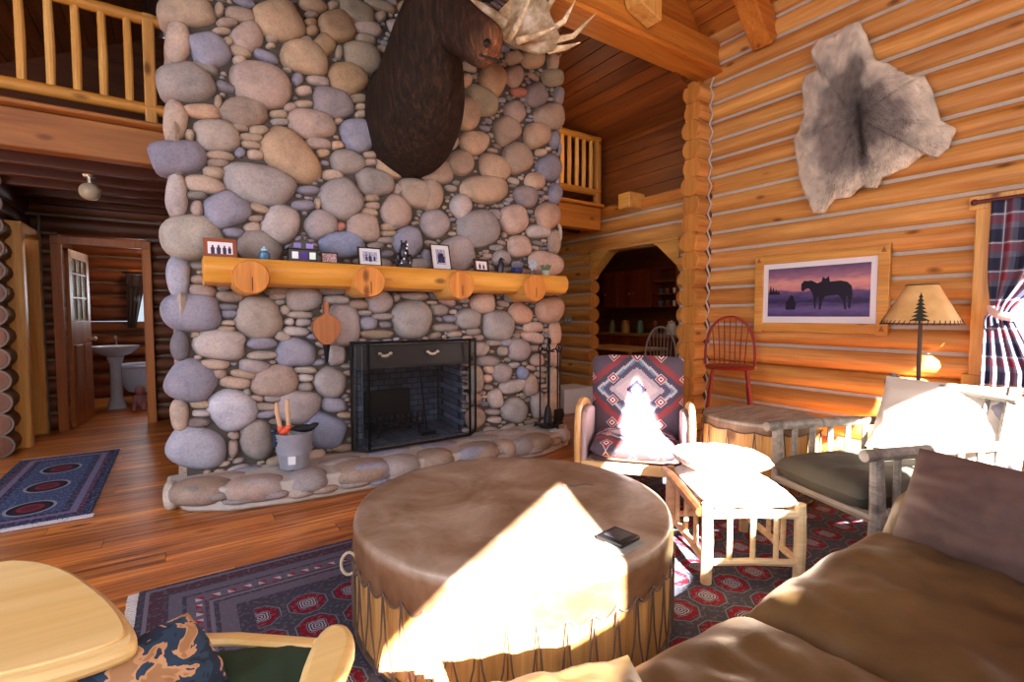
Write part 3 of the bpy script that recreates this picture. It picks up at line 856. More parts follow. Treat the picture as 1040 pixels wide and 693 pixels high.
for k, (x, y, w, d, c) in enumerate([(.2,3.98,.16,.1,'a5968a'),(.62,4.0,.14,.08,'8c827e'),(1.0,3.92,.17,.09,'9c9494'),(1.4,3.95,.2,.1,'8486a0'),(1.85,3.93,.18,.1,'70708a'),(2.3,3.92,.16,.1,'8c827e'),(2.66,3.95,.15,.09,'a5968a'),(3.12,3.98,.13,.1,'a88e82'),(.36,4.07,.12,.05,'8486a0'),(2.5,4.06,.12,.04,'917864')]):
    hs.ell((x, y, .15), (w, d, .028), (0,0,.1*math.sin(k)), 18, 8, lin(c), e=.85)
build('hearth_stones', hs, M['stone'], FP, FO, angle=60)
fm = MB(); fm.box((1.73, 4.82, .6), (1.04, .04, .9)); fm.box((1.2, 4.5, .6), (.04, .66, .9), (0,0,.12)); fm.box((2.26, 4.5, .6), (.04, .66, .9), (0,0,-.12)); fm.box((1.73, 4.5, .17), (1.04, .7, .03))
N = NT('sooty_firebrick'); br = N.n('ShaderNodeTexBrick', i_Vector=N.obj(rot=(math.radians(90),0,0)), i_Scale=4.2); br.inputs['Color1'].default_value = (*lin('6c7a98'),1); br.inputs['Color2'].default_value = (*lin('4a566e'),1); br.inputs['Mortar'].default_value = (*lin('22242c'),1)
fbm = N.out(N.mix(.7, br.outputs[0], N.ramp(N.noise(N.obj(), 5, 4), [(.3,(.3,.3,.3)),(.7,(1,1,1))]), 'MULTIPLY'), .9)
build('firebox', fm, fbm, FP, FO, smooth=False)
hd = MB(); hd.prism([(4.16, .86), (4.0, .86), (4.02, 1.05), (4.16, 1.05)], 'x', 1.16, 2.2); hd.box((1.69, 4.0, .86), (1.06, .02, .02), col=(3,3,3))
build('hood', hd, M['black'], FP, FO, bevel=.006)
for cx in (1.4, 1.83):
    hm = MB()
    for i, dx in enumerate((-.045, -.02, .0, .02, .045)): hm.ell((cx+dx, 3.985, .965+(.012 if i in (0,4,2) else -.004) - (.02 if i == 2 else 0)), (.018, .01, .016), n=8, m=6)
    build('hood_ornament', hm, M['brass'], FP, FO)
# grate and fire screen are lifted out: things of their own
t = thing('fire_grate', 'black iron log grate standing inside the firebox', 'grate', (1.65, 4.45, .18)); o_ = t.location
m = MB()
for i in range(9): x = 1.42+.055*i; m.tube([(x, 4.28, .4), (x, 4.3, .29), (x, 4.6, .29), (x, 4.62, .36)], .009, 6)
m.tube([(1.4, 4.3, .28), (1.88, 4.3, .28)], .011, 6); m.tube([(1.4, 4.58, .28), (1.88, 4.58, .28)], .011, 6)
build('bars', m, M['iron'], t, o_)
for x in (1.44, 1.84):
    for y in (4.32, 4.56): m = MB(); m.cyl((x, y, .186), (x, y, .28), .012); build('leg', m, M['iron'], t, o_)
m = MB(); m.box((1.64, 4.62, .45), (.46, .03, .26)); build('fireback', m, M['iron'], t, o_, bevel=.01)
t = thing('fire_screen', 'folding black mesh fire screen standing across the firebox opening', 'fire screen', (1.7, 3.99, .18)); o_ = t.location
N = NT('fine_black_mesh'); v = N.obj(); s_ = N.n('ShaderNodeSeparateXYZ', i_0=v)
g1 = N.math('LESS_THAN', N.math('FRACT', N.math('MULTIPLY', N.math('ADD', s_.outputs[0], s_.outputs[1]), 250)), .14); g2 = N.math('LESS_THAN', N.math('FRACT', N.math('MULTIPLY', s_.outputs[2], 250)), .14)
N.put(N.b.inputs['Alpha'], N.math('MAXIMUM', g1, g2)); mesh_m = N.out('0c0c10', .5)
pan = [(1.13, 4.03), (1.24, 3.93), (2.18, 3.95), (2.3, 4.06)]
for (xa, ya), (xb, yb) in zip(pan, pan[1:]):
    m = MB()
    for z in (.196, 1.075): m.tube([(xa, ya, z), (xb, yb, z)], .011, 8)
    m.tube([(xa, ya, .19), (xa, ya, 1.08)], .011, 8); m.tube([(xb, yb, .19), (xb, yb, 1.08)], .011, 8)
    f_ = build('frame_panel', m, M['iron'], t, o_)
    m = MB(); m.add([(xa, ya, .2), (xb, yb, .2), (xb, yb, 1.07), (xa, ya, 1.07)], [(0,1,2,3)])
    build('wire_mesh', m, mesh_m, f_, o_, smooth=False)
# poker leaning behind the screen
m = MB(); m.tube([(1.75, 4.1, .84), (1.86, 4.2, .24)], .008, 6); m.box((1.88, 4.22, .2), (.14, .05, .03)); tag(build('hearth_shovel', m, M['iron']), 'black iron ash tool leaning inside the firebox behind the mesh', 'shovel')
# mantel: flat-topped log and four corbels
MT = thing('log_mantel', 'long honey coloured half log mantel shelf on four log corbels', 'mantel', (1.69, 4.05, 1.5)); mo = MT.location
m = MB(); prof = [(3.83+.3, 1.69), (3.86, 1.69), (3.84, 1.675), (3.815, 1.63), (3.82, 1.57), (3.86, 1.52), (3.92, 1.505), (4.13, 1.505)]
m.prism(prof, 'x', .13, 3.24); build('shelf_log', m, M['pine_x'], MT, mo, bevel=.008)
for x, r in ((.40, .118), (1.21, .12), (2.0, .125), (2.785, .128)):
    m = MB(); loglen(m, 'y', x, 1.555, 3.765, 4.16, r, n=24, tint=(1,.95,.9))
    m.box((x+.005, 3.752, 1.51), (.006, .004, .09), mi=2)
    build('corbel', m, [M['pine_y'], M['logend'], M['darkpole']], MT, mo)

# ================================================================== MANTEL THINGS
MZ = 1.69
def pic_mat(name, cols): 
    N = NT(name); n = N.noise(N.obj(), 55, 3, .6); return N.out(N.ramp(n, [(.3+.4*i/(len(cols)-1), c) for i, c in enumerate(cols)]), .35)
photoA = pic_mat('snapshot_print', ['1c1830', 'c8b8c0', '7a3040', 'f0e8e8', '20203c'])
photoB = pic_mat('blue_print', ['20244a', '8c94c8', 'c8cce0', '383c70', 'e8e8f0'])
def photo_frame(name, label, x, w, h, fmat, mat_w, print_m, inner=.0, fw=.014, lean=.2, y=3.93, rz=0, fig=None):
    t = thing(name, label, 'picture frame', (x, y, MZ), rz, 'framed photographs on the mantel')
    R = Matrix.Rotation(-lean, 4, 'X')
    m = MB(); m.box((0, 0, fw/2), (w, .014, fw)); m.box((0, 0, h-fw/2), (w, .014, fw)); m.box((-w/2+fw/2, 0, h/2), (fw, .014, h-fw*2)); m.box((w/2-fw/2, 0, h/2), (fw, .014, h-fw*2)); m.box((0, .005, h/2), (w-.004, .006, h-.004))
    build('frame', m, fmat, t, M=R, bevel=.002)
    if inner: m = MB(); m.box((0, -.001, h/2), (w-2*fw, .004, h-2*fw)); build('mount', m, M['white'], t, M=R)
    m = MB(); m.box((0, -.004, h/2), (w-2*fw-2*inner, .003, h-2*fw-2*inner)); p = build('photo', m, print_m, t, M=R)
    if fig:
        m = MB()
        for fx_, fz, s in fig: m.prism([(fx_+s*a, fz+s*b) for a, b in ((-.3,-1),(.3,-1),(.34,.2),(.13,.35),(.16,.62),(0,.8),(-.16,.62),(-.13,.35),(-.34,.2))], 'y', -.0068, -.0056)
        build('figures', m, plain('print_ink_'+name+str(int(x*100)), '2a2450', .4), p, M=R)
    m = MB(); m.box((0, .045, h*.32), (.03, .005, h*.64), (.35+lean*.2, 0, 0)); build('easel_back', m, M['black'], t)
    return t
brown = plain('red_brown_frame', '8a4426', .4); white_p = plain('photo_paper', 'e8e4ea', .4)
photo_frame('photo_frame', 'red-brown wooden photo frame at the left end of the mantel', .235, .2, .135, brown, M['white'], white_p, 0, .026, rz=.0, fig=[(-.045,.06,.035),(-.01,.06,.038),(.025,.06,.034),(.055,.06,.03)])
photo_frame('photo_frame', 'smallest dark photo frame on the mantel between purple glass house and black frame', .955, .125, .09, M['black'], M['white'], photoA, 0, .01)
photo_frame('photo_frame', 'landscape black photo frame with white mount above the second corbel', 1.27, .19, .155, M['black'], M['white'], photoB, .026, .012, fig=[(.0,.07,.035),(-.03,.066,.025),(.035,.066,.024)])
photo_frame('photo_frame', 'tallest upright black photo frame with white mount and two dark figures, leaning back', 1.9, .185, .235, M['black'], M['white'], photoB, .038, .01, lean=.25, fig=[(-.014,.115,.05),(.018,.11,.046)])
photo_frame('photo_frame', 'small dark brown square photo frame near the right end of the mantel', 2.3, .16, .125, plain('dark_brown_frame', '3c221a', .4), M['white'], white_p, 0, .024, fig=[(-.02,.06,.03),(.02,.055,.026)])
t = thing('glass_jar', 'small round blue glass jar on the mantel beside the red-brown frame', 'jar', (.505, 3.93, MZ)); 
m = MB(); m.lathe([(0,0),(.03,0),(.038,.02),(.036,.05),(.02,.062),(.02,.066)], n=18); build('body', m, plain('blue_glaze', '3a6a90', .15), t)
m = MB(); m.lathe([(0,.066),(.023,.066),(.022,.08),(.008,.086),(.009,.096),(0,.098)], n=18); build('lid', m, plain('pale_blue_glaze', '9cc0d4', .15), t)
t = thing('jewelled_house_box', 'dark glass house shaped box with purple and white panes on the mantel', 'ornament', (.76, 3.93, MZ))
m = MB(); m.box((0,0,.045), (.2,.1,.09)); m.prism([(-.115,.09),(.115,.09),(.03,.16),(-.03,.16)], 'y', -.055, .055); m.cyl((0,0,.16),(0,0,.19), .012); build('body', m, M['black'], t, bevel=.004)
for x, c in ((-.06,'e8ecff'),(.0,'4a2a90'),(.06,'d8f0ec')): m = MB(); m.box((x, -.052, .045), (.042, .006, .05)); build('pane', m, plain('stained_pane_'+c, c, .1), t)
for x, c in ((-.045,'5a3ca0'),(.04,'7a5cc0')): m = MB(); m.box((x, -.057, .115), (.05, .004, .035)); build('pane', m, plain('roof_pane_'+c, c, .1), t)
t = thing('carved_figurine', 'dark totem like figurine with pale spots between two black photo frames', 'figurine', (1.55, 3.93, MZ)); dk = plain('dark_resin', '1c1a28', .35); bone = plain('bone_white', 'd8d4e0', .4)
m = MB(); m.box((0,0,.015),(.11,.07,.03)); m.lathe([(0,.03),(.045,.03),(.048,.06),(.03,.085),(.036,.11),(.04,.14),(.028,.165),(.03,.185),(.02,.205),(0,.212)], n=16); build('body', m, dk, t)
for nm_, p_, r_ in (('arm',(.048,0,.07),(.03,.02,.045)), ('arm',(-.048,0,.085),(.02,.018,.04)), ('ear',(-.02,0,.215),(.01,.01,.016)), ('ear',(.02,0,.215),(.01,.01,.016))): m = MB(); m.ell(p_, r_); build(nm_, m, dk, t)
for p in ((0,-.04,.12),(.012,-.036,.16),(-.015,-.044,.07),(.02,-.03,.19),(.045,-.016,.045),(-.03,-.03,.035)): m = MB(); m.ell(p, (.009,.006,.01), n=8, m=6); build('pale_spot', m, bone, t)
t = thing('bird_figurine', 'small black bird like figurine right of the dark brown frame', 'figurine', (2.5, 3.93, MZ))
m = MB(); m.tube([(0,0,0),(0,0,.02),(.0,0,.05),(.01,0,.09),(.0,0,.12),(.012,0,.14)], [.03,.03,.034,.03,.018,.016], 12); m.tube([(.02,0,.135),(.05,0,.12)], [.01,.002], 8); build('body', m, dk, t)
m = MB(); m.tube([(-.02,0,.03),(-.05,0,.02),(-.06,0,0.005)], [.012,.008,.004], 8); build('tail', m, dk, t)
t = thing('blue_pot', 'low dark blue pottery bowl on the mantel beside the white shell flower', 'pot', (2.68, 3.92, MZ))
m = MB(); m.lathe([(0,0),(.045,0),(.06,.03),(.055,.06),(.048,.06),(.05,.03),(0,.015)], n=20); build('bowl', m, plain('navy_glaze', '28305c', .2), t)
m = MB()
for k in range(7): m.tube([(.03*math.cos(k), .03*math.sin(k), .05), (.045*math.cos(k), .045*math.sin(k), .1+.02*(k%3))], [.008,.003], 6)
build('twigs', m, plain('grey_twig', '70707c', .7), t)
t = thing('shell_flower', 'pale grey flower ornament standing on the mantel near its right end', 'ornament', (2.87, 3.93, MZ))
m = MB(); m.lathe([(0,0),(.03,0),(.01,.02),(.008,.06)], n=12); build('stem', m, plain('grey_stone_base', '70788c', .5), t)
m = MB()
for k in range(7): a = k*2*PI/7; m.ell((.034*math.cos(a), -.01, .1+.034*math.sin(a)), (.026,.012,.018), (0,-a,0), 10, 6)
m.ell((0,-.02,.1), (.02,.012,.02)); build('petals', m, plain('pale_shell', 'a8b4c4', .35), t)
t = thing('succulent_plant', 'small green succulent in a pale pot at the right end of the mantel', 'plant', (3.03, 3.92, MZ))
m = MB(); m.lathe([(0,0),(.035,0),(.045,.05),(.04,.05),(.0,.035)], n=18); build('pot', m, plain('pale_green_pot', 'a4ac9c', .5), t)
m = MB()
for k in range(16): a = k*2.4; r = .012+.0016*k; m.tube([(r*math.cos(a)*.5, r*math.sin(a)*.5, .04), (r*1.6*math.cos(a), r*1.6*math.sin(a), .085+.02*math.sin(k)), (r*2*math.cos(a), r*2*math.sin(a), .115-.001*k)], [.008,.007,.002], 6)
build('leaves', m, plain('succulent_green', '6c8064', .5), t)

# bellows hanging on the stones
t = thing('fireplace_bellows', 'leather and wood bellows hanging nozzle down on the stones left of the firebox', 'bellows', (.935, 4.0, .93)); o_ = t.location
prf = [(0,.13),(.03,.14),(.06,.17),(.09,.21),(.105,.26),(.1,.31),(.075,.345),(.035,.365),(.016,.38),(.016,.45),(.02,.465),(0,.475)]
poly = [(.935+x, .93+z) for x, z in prf[1:-1]] + [(.935, .93+.475)] + [(.935-x, .93+z) for x, z in prf[1:-1][::-1]]
m = MB(); m.prism(poly, 'y', 3.965, 3.983); build('front_board', m, wood('bellows_wood', '9a5a34', 'b87848', 'z', .4, knots=False), t, o_, bevel=.005)
m = MB(); m.prism(poly, 'y', 4.02, 4.036); build('back_board', m, plain('bellows_back', '7a4428', .5), t, o_, bevel=.004)
m = MB(); m.prism([(.935+(x-.935)*.9, z if z < 1.28 else 1.28) for x, z in poly], 'y', 3.985, 4.02, ); build('leather', m, plain('bellows_leather', '2a1814', .6), t, o_)
m = MB(); m.tube([(.935,4.0,1.1),(.935,4.0,1.05),(.935,4.0,.93)], [.036,.026,.008], 12); build('nozzle', m, M['iron'], t, o_)
# tool set on the right of the hearth
t = thing('fireplace_tool_set', 'black iron fireplace tools on a stand at the right end of the hearth', 'fireplace tools', (3.03, 3.86, .18)); o_ = t.location
m = MB(); m.lathe([(0,.0),(.1,.0),(.1,.015),(.03,.025),(.012,.05)], (3.03,3.86,.185), 20); m.cyl((3.03,3.86,.2),(3.03,3.86,1.0), .01); m.ell((3.03,3.86,1.04),(.02,.02,.035)); 
m.tube([(2.9,3.86,.93),(2.95,3.86,.96),(3.03,3.86,.94),(3.11,3.86,.96),(3.17,3.86,.93)], .008, 6); m.tube([(3.03,3.78,.94),(3.03,3.94,.94)], .008, 6)
for k in range(3): a = k*2.1+.5; m.tube([(3.03+.08*math.cos(a),3.86+.08*math.sin(a),.2),(3.03+.14*math.cos(a),3.86+.14*math.sin(a),.2),(3.03+.15*math.cos(a),3.86+.15*math.sin(a),.186)], .01, 6)
build('stand', m, M['iron'], t, o_)
def scroll(x, y, z, s=1): return [(x+s*.03*math.sin(a)*(1-a/8), y, z+.03*math.cos(a)*(1-a/8)) for a in np.linspace(0, 5.5, 14)]
for nm, x, y in (('poker', 2.91, 3.85), ('brush', 2.97, 3.8), ('shovel', 3.09, 3.8), ('tongs', 3.16, 3.85)):
    m = MB(); m.tube([(x,y,.92),(x,y,.35)], .0075, 6); m.tube([(x,y,.92),(x-.022,y,.97),(x,y,1.02),(x+.022,y,.97),(x,y,.92)], .007, 6)
    if nm == 'poker': m.tube([(x,y,.36),(x,y,.24),(x-.03,y,.21),(x-.06,y,.25)], .009, 6)
    if nm == 'brush': m.tube([(x,y,.42),(x,y,.38),(x,y,.24)], [.012,.03,.045], 12)
    if nm == 'shovel': m.box((x,y-.01,.29), (.1,.02,.15), (.15,0,0)); m.tube([(x-.05,y-.02,.22),(x+.05,y-.02,.22)], .01, 6)
    if nm == 'tongs': m.tube([(x,y,.36),(x-.05,y,.3),(x-.03,y,.22)], .008, 6); m.tube([(x,y,.36),(x+.05,y,.3),(x+.03,y,.22)], .008, 6)
    build(nm, m, M['iron'], t, o_)
# pail
t = thing('galvanised_pail', 'dented grey metal pail standing on the hearth left of the firebox', 'pail', (.66, 3.87, .185)); 
m = MB(); m.lathe([(0,.005),(.095,.0),(.1,.01),(.112,.1),(.116,.105),(.118,.115),(.132,.21),(.136,.215),(.134,.25),(.139,.256),(.134,.262),(.13,.255),(.127,.21),(.098,.015),(0,.012)], n=30)
galv = plain('galvanised_metal', 'a8acbc', .4, .35, var=.25, scale=14); build('body', m, galv, t, angle=50)
m = MB(); m.tube([(.135*math.cos(a), .01, .235-.13*math.sin(a)) for a in np.linspace(0, PI, 14)], .004, 6, ); build('handle', m, M['iron'], t, M=Matrix.Rotation(.5, 4, 'Z'))
m = MB(); m.box((-.035,-.113,.075),(.05,.004,.06),(.1,0,-.3)); build('paper_label', m, M['white'], t)
gl = MB(); gl.ell((0,0,0),(.085,.04,.03),(0,.1,.1)); gl.ell((.06,0,.01),(.05,.03,.02),(0,-.3,.2)); 
for k in range(4): gl.ell((-.07-.01*k, -.03+.02*k, .005),(.04,.011,.012),(0,.2,.25*k-.3))
g_ = build('work_glove', gl, plain('black_leather_glove', '14141c', .6)); g_.location = (.73, 3.86, .462); tag(g_, 'black work glove draped over the rim of the grey pail', 'glove')
for k, (dx, top) in enumerate(((-.09, .67), (-.02, .69))):
    m = MB(); m.tube([(.645+dx*.5, 3.88, .3), (.64+dx, 3.86, top-.06), (.64+dx, 3.86, top)], [.014,.016,.013], 10)
    tag(build('tool_handle', m, plain('pale_wood_handle_%d' % k, 'cfa884', .5)), ('left' if k == 0 else 'right') + ' one of two pale wooden handles standing up out of the pail', 'handle', 'wooden handles in the pail')
m = MB(); m.ell((.585,3.8,.475),(.035,.03,.03)); m.ell((.61,3.79,.495),(.022,.02,.02)); m.ell((.56,3.79,.49),(.02,.018,.02)); tag(build('fire_starter_bundle', m, plain('orange_red_wrap', 'e0583c', .5)), 'orange-red bundle on the rim of the grey pail', 'bundle')
m = MB(); m.tube([(.53,3.84,.36),(.525,3.83,.46)], .014, 8); m.ell((.52,3.83,.475),(.024,.02,.018)); tag(build('brush_handle', m, plain('dark_blue_handle', '1e3048', .4)), 'dark blue handle poking out at the left of the pail', 'handle')

# ================================================================== MOOSE HEAD
t = thing('moose_head_mount', 'dark brown mounted moose head with antlers high on the stone chimney', 'mounted head', (1.69, 4.08, 2.95)); o_ = t.location
N = NT('moose_fur'); v = N.obj((14,14,2.2)); c = N.mix(1.0, N.ramp(N.noise(v, 2.2, 5, .65, .4), [(.3,'120c08'),(.55,'2c1c12'),(.75,'4a3020')]), N.col(), 'MULTIPLY'); N.bump(N.noise(N.obj((60,60,8)), 1.5, 4, .7), .8, .012); fur = N.out(c, .8, spec=.25)
rings = [((1.66,4.16,2.98),(.36,.50)), ((1.66,4.02,2.98),(.38,.52)), ((1.67,3.88,3.05),(.36,.47)), ((1.66,3.74,3.18),(.33,.40)), ((1.63,3.62,3.33),(.285,.33)), ((1.61,3.53,3.47),(.235,.27)), ((1.62,3.46,3.6),(.2,.23)), ((1.63,3.4,3.72),(.12,.14))]
m = MB(); n = 26; vs = []; fs = []
for i, (c_, (rx, rz)) in enumerate(rings):
    tv = Vector(rings[min(i+1, len(rings)-1)][0]) - Vector(rings[max(i-1, 0)][0]); tv.x *= .3; tv.normalize()
    if i == 0: tv = Vector((0,-1,0))
    u = Vector((1,0,0)); w = tv.cross(u); w = -w if w.z < 0 else w
    for k in range(n):
        a = 2*PI*k/n; q = 1 + .05*nz(3*math.cos(a)+i, 3*math.sin(a), 4)
        taper = 1.0 + .22*max(0, -math.sin(a))**2 * (1 if i < 4 else 0)   # narrower towards the chest tip
        vs.append(Vector(c_) + u*rx*q*math.cos(a)*taper + w*rz*q*math.sin(a))
for i in range(len(rings)-1):
    for k in range(n): fs.append((i*n+k, i*n+(k+1) % n, (i+1)*n+(k+1) % n, (i+1)*n+k))
fs.append(tuple((len(rings)-1)*n+k for k in range(n))); m.add(vs, fs)
head = [((1.57,3.56,3.58),.10,(1,1,1)), ((1.60,3.48,3.55),.165,(1,1,1)), ((1.64,3.38,3.48),.19,(1,1,1)), ((1.69,3.28,3.40),.175,(1,1,1)), ((1.735,3.19,3.315),.15,(1.2,1.1,1.0)), ((1.775,3.11,3.24),.145,(1.5,1.35,1.2)), ((1.815,3.04,3.175),.145,(3.5,3,2.6)), ((1.84,2.99,3.13),.115,(7,6,5)), ((1.85,2.97,3.11),.06,(8,6.5,5.5)), ((1.852,2.966,3.105),.02,(8,6.5,5.5))]
pts = [h[0] for h in head]; rad = [(h[1]*.78, h[1]*1.12) for h in head]; nb = len(m.v); m.tube(pts, rad, 22)
for i, h in enumerate(head):
    for k in range(22): m.c[nb+i*22+k] = h[2]
body = build('head_and_neck', m, fur, t, o_, angle=80); sub = body.modifiers.new('s', 'SUBSURF'); sub.levels = 1; sub.render_levels = 2
m = MB(); m.tube([(1.66,3.42,3.3),(1.68,3.42,3.15),(1.70,3.44,3.02),(1.71,3.45,2.93)], [(.05,.09),(.055,.085),(.04,.06),(.012,.02)], 12); build('dewlap', m, fur, t, o_)
for x, y, z, d in ((1.42,3.56,3.74,-1), (1.68,3.5,3.84,1)):
    m = MB(); m.tube([(x+.06*-d,y,z-.14),(x,y-.01,z-.05),(x+.05*d,y-.03,z+.06),(x+.1*d,y-.02,z+.16)], [(.03,.03),(.055,.03),(.05,.022),(.008,.006)], 12); build('ear', m, fur, t, o_)
m = MB(); m.ell((1.735,3.19,3.445),(.024,.02,.022)); build('eye', m, plain('glass_eye', '0c0806', .08), t, o_)
m = MB(); m.ell((1.53,3.32,3.44),(.02,.018,.02)); build('eye', m, plain('glass_eye_far', '0c0806', .08), t, o_)
for p in ((1.86,2.955,3.21),(1.765,2.94,3.13)): m = MB(); m.ell(p,(.026,.02,.036),(0,.6,.3)); build('nostril', m, plain('nostril_dark', '080404', .5), t, o_)
m = MB(); m.tube([(1.74,3.0,3.07),(1.79,2.95,3.045),(1.85,2.93,3.035),(1.9,2.97,3.06)], .008, 6); build('mouth', m, plain('mouth_line', '1a0e08', .7), t, o_)
N = NT('antler_bone'); ant = N.out(N.mix(1.0, N.ramp(N.noise(N.obj((1,1,1)), 9, 4, .6), [(.3,'7c6248'),(.5,'b4a080'),(.7,'e4dccc')]), N.col(), 'MULTIPLY'), .5)
def antler(s):
    m = MB(); w = (1.5,1.5,1.45); X = lambda p: (p[0] if s > 0 else 3.24-p[0], p[1], p[2])
    m.tube([X(p) for p in ((1.72,3.45,3.82),(1.9,3.42,3.86),(2.08,3.36,3.82),(2.28,3.3,3.72))], [.035,.032,.034,.05], 10)
    # palm: an undulating plate with real thickness
    out = [(2.2,3.66),(2.36,3.58),(2.52,3.52),(2.64,3.56),(2.68,3.68),(2.6,3.82),(2.56,3.98),(2.44,4.06),(2.34,3.95),(2.26,3.86),(2.2,3.78)]
    cx, cz = 2.44, 3.77; vs = []; L = len(out)
    for yo in (0, .035):
        for f in (1.0, .6):
            for x, z in out: vs.append(X((cx+(x-cx)*f, 3.27-.3*(x-2.3)+.04*math.sin(x*9)-(.05 if f < 1 else 0)+yo-.25*(f-1), cz+(z-cz)*f)))
        vs.append(X((cx, 3.27-.3*.14+.05+yo, cz)))
    fs = []; K = 2*L+1
    for b in (0, K):
        for i in range(L): q = (i+1) % L; fs += [(b+i, b+q, b+L+q, b+L+i), (b+L+i, b+L+q, b+2*L)]
    for i in range(L): q = (i+1) % L; fs.append((i, q, K+q, K+i))
    m.add(vs, fs)
    for a, b2, c2 in (((2.62,3.2,3.58),(2.74,3.12,3.6),(2.86,3.08,3.66)), ((2.66,3.18,3.66),(2.8,3.1,3.7),(3.0,3.04,3.92)), ((2.64,3.2,3.74),(2.72,3.12,3.8),(2.8,3.06,3.98)), ((2.58,3.22,3.86),(2.64,3.14,3.98),(2.68,3.1,4.16)), ((2.5,3.24,4.0),(2.54,3.18,4.12),(2.58,3.12,4.3)), ((2.38,3.26,3.98),(2.38,3.16,4.1),(2.36,3.1,4.3)), ((2.3,3.28,3.62),(2.28,3.1,3.66),(2.32,2.98,3.86)), ((2.36,3.26,3.6),(2.44,3.1,3.6),(2.56,3.0,3.66))):
        m.tube([X(a), X(b2), X(c2)], [.03,.022,.004], 8, w)
    m.v = [(x-.08*s, y+.07, z-.13) for x, y, z in m.v]
    build('antler', m, ant, t, o_, angle=60)
antler(1); antler(-1)

# ================================================================== RIGHT WALL THINGS
# caribou hide
HIDE = [(1.929,3.758),(1.843,3.511),(1.818,3.406),(1.693,3.307),(1.645,3.242),(1.527,3.150),(1.478,3.146),(1.425,3.008),(1.369,2.770),(1.275,2.683),(1.315,2.551),(1.383,2.496),(1.445,2.557),(1.566,2.467),(1.730,2.428),(1.763,2.355),(1.812,2.366),(1.856,2.408),(1.964,2.315),(2.088,2.322),(2.165,2.215),(2.240,2.228),(2.349,2.462),(2.410,2.727),(2.443,2.934),(2.392,3.009),(2.352,3.138),(2.385,3.361),(2.354,3.490),(2.254,3.502),(2.290,3.603),(2.326,3.688),(2.262,3.763),(2.116,3.731),(2.026,3.771)]
cy = sum(p[0] for p in HIDE)/len(HIDE); cz = sum(p[1] for p in HIDE)/len(HIDE)
dense = []
for i in range(len(HIDE)):
    a, b = HIDE[i], HIDE[(i+1) % len(HIDE)]
    for k in range(4): t_ = k/4; dense.append((a[0]+(b[0]-a[0])*t_ + .012*nz(i+t_*3, 1), a[1]+(b[1]-a[1])*t_ + .012*nz(i+t_*3, 7)))
nr = 22; L = len(dense); m = MB(); vs = []; cs = []
def hidecol(y, z, f):
    n_ = nz(y*5, z*5, 3) + .6*nz(y*11, z*9, 5); n2 = nz(y*30, z*18, 8)*1.6
    e = f + .22*n_; c0 = Vector(lin('857c76')); c1 = Vector(lin('4c4644')); c2 = Vector(lin('c8bcac')); c3 = Vector(lin('e4d8c4'))
    sy = (y - (cy - .03 + .12*(z-cz)))  # spine
    d = math.exp(-(sy/.13)**2)*max(0, 1-abs(z-cz-.02)/.62)
    c = c0.lerp(c1, min(1, d*1.1)); spot = math.exp(-(sy/.02)**2)*(1 if -.35 < z-cz < .1 else 0); c = c.lerp(Vector(lin('241c1a')), spot*.8)
    c = c.lerp(c2, max(0, min(1, (e-.55)/.25))); c = c.lerp(c3, max(0, min(1, (e-.85)/.2)))*(1+.25*n2)
    return tuple(max(0, q) for q in c)
for r in range(nr+1):
    f = r/nr
    for y, z in dense:
        yy = cy+(y-cy)*f; zz = cz+(z-cz)*f
        x = 4.8 - .035*(1-f**6) - .02*nz(yy*6, zz*6) - (.022*abs(nz(yy*9, zz*9, 5)) if f > .7 else 0)
        vs.append((x, yy, zz)); cs.append(hidecol(yy, zz, f))
fs = [(r*L+k, r*L+(k+1) % L, (r+1)*L+(k+1) % L, (r+1)*L+k) for r in range(nr) for k in range(L)]
m.add(vs, fs, cs)
nb = len(vs); m.add([(4.835, v_[1], v_[2]) for v_ in vs[-L:]], [(k, (k+1) % L, (k+1) % L - L + 0, k) for k in []], cs[-L:])
m.f += [(nr*L+k, nr*L+(k+1) % L, nb+(k+1) % L, nb+k) for k in range(L)] ; m.m += [0]*L
N = NT('fur_pelt'); furm = N.out(N.col(), .85, spec=.2)
hide = tag(build('caribou_hide', m, furm, angle=80), 'grey and cream animal hide with a dark spine spread on the log wall', 'animal hide')
m = MB(); rr = random.Random(3)
for k in range(15000):
    i = rr.randrange(L); f = math.sqrt(rr.random()); y, z = dense[i]; y2, z2 = dense[(i+1) % L]; q = rr.random(); y += (y2-y)*q; z += (z2-z)*q
    yy = cy+(y-cy)*f; zz = cz+(z-cz)*f; c = hidecol(yy, zz, f); s_ = rr.uniform(.8, 1.25); c = tuple(min(1, q_*s_) for q_ in c)
    ln = rr.uniform(.02, .045); ang = math.atan2(zz-cz, yy-cy) + rr.gauss(0, .5) ; 
    dy, dz = math.cos(ang)*ln*.55, math.sin(ang)*ln*.35 - ln*.55
    x = 4.8 - .035*(1-f**6) - .02*nz(yy*6, zz*6) - (.022*abs(nz(yy*9, zz*9, 5)) if f > .7 else 0) + .003
    w_ = .0016; m.add([(x, yy-w_, zz), (x, yy+w_, zz), (x-ln*.4, yy+dy, zz+dz)], [(0,1,2)], c)
fo = build('fur', m, furm, hide, smooth=False); fo['kind'] = 'stuff'
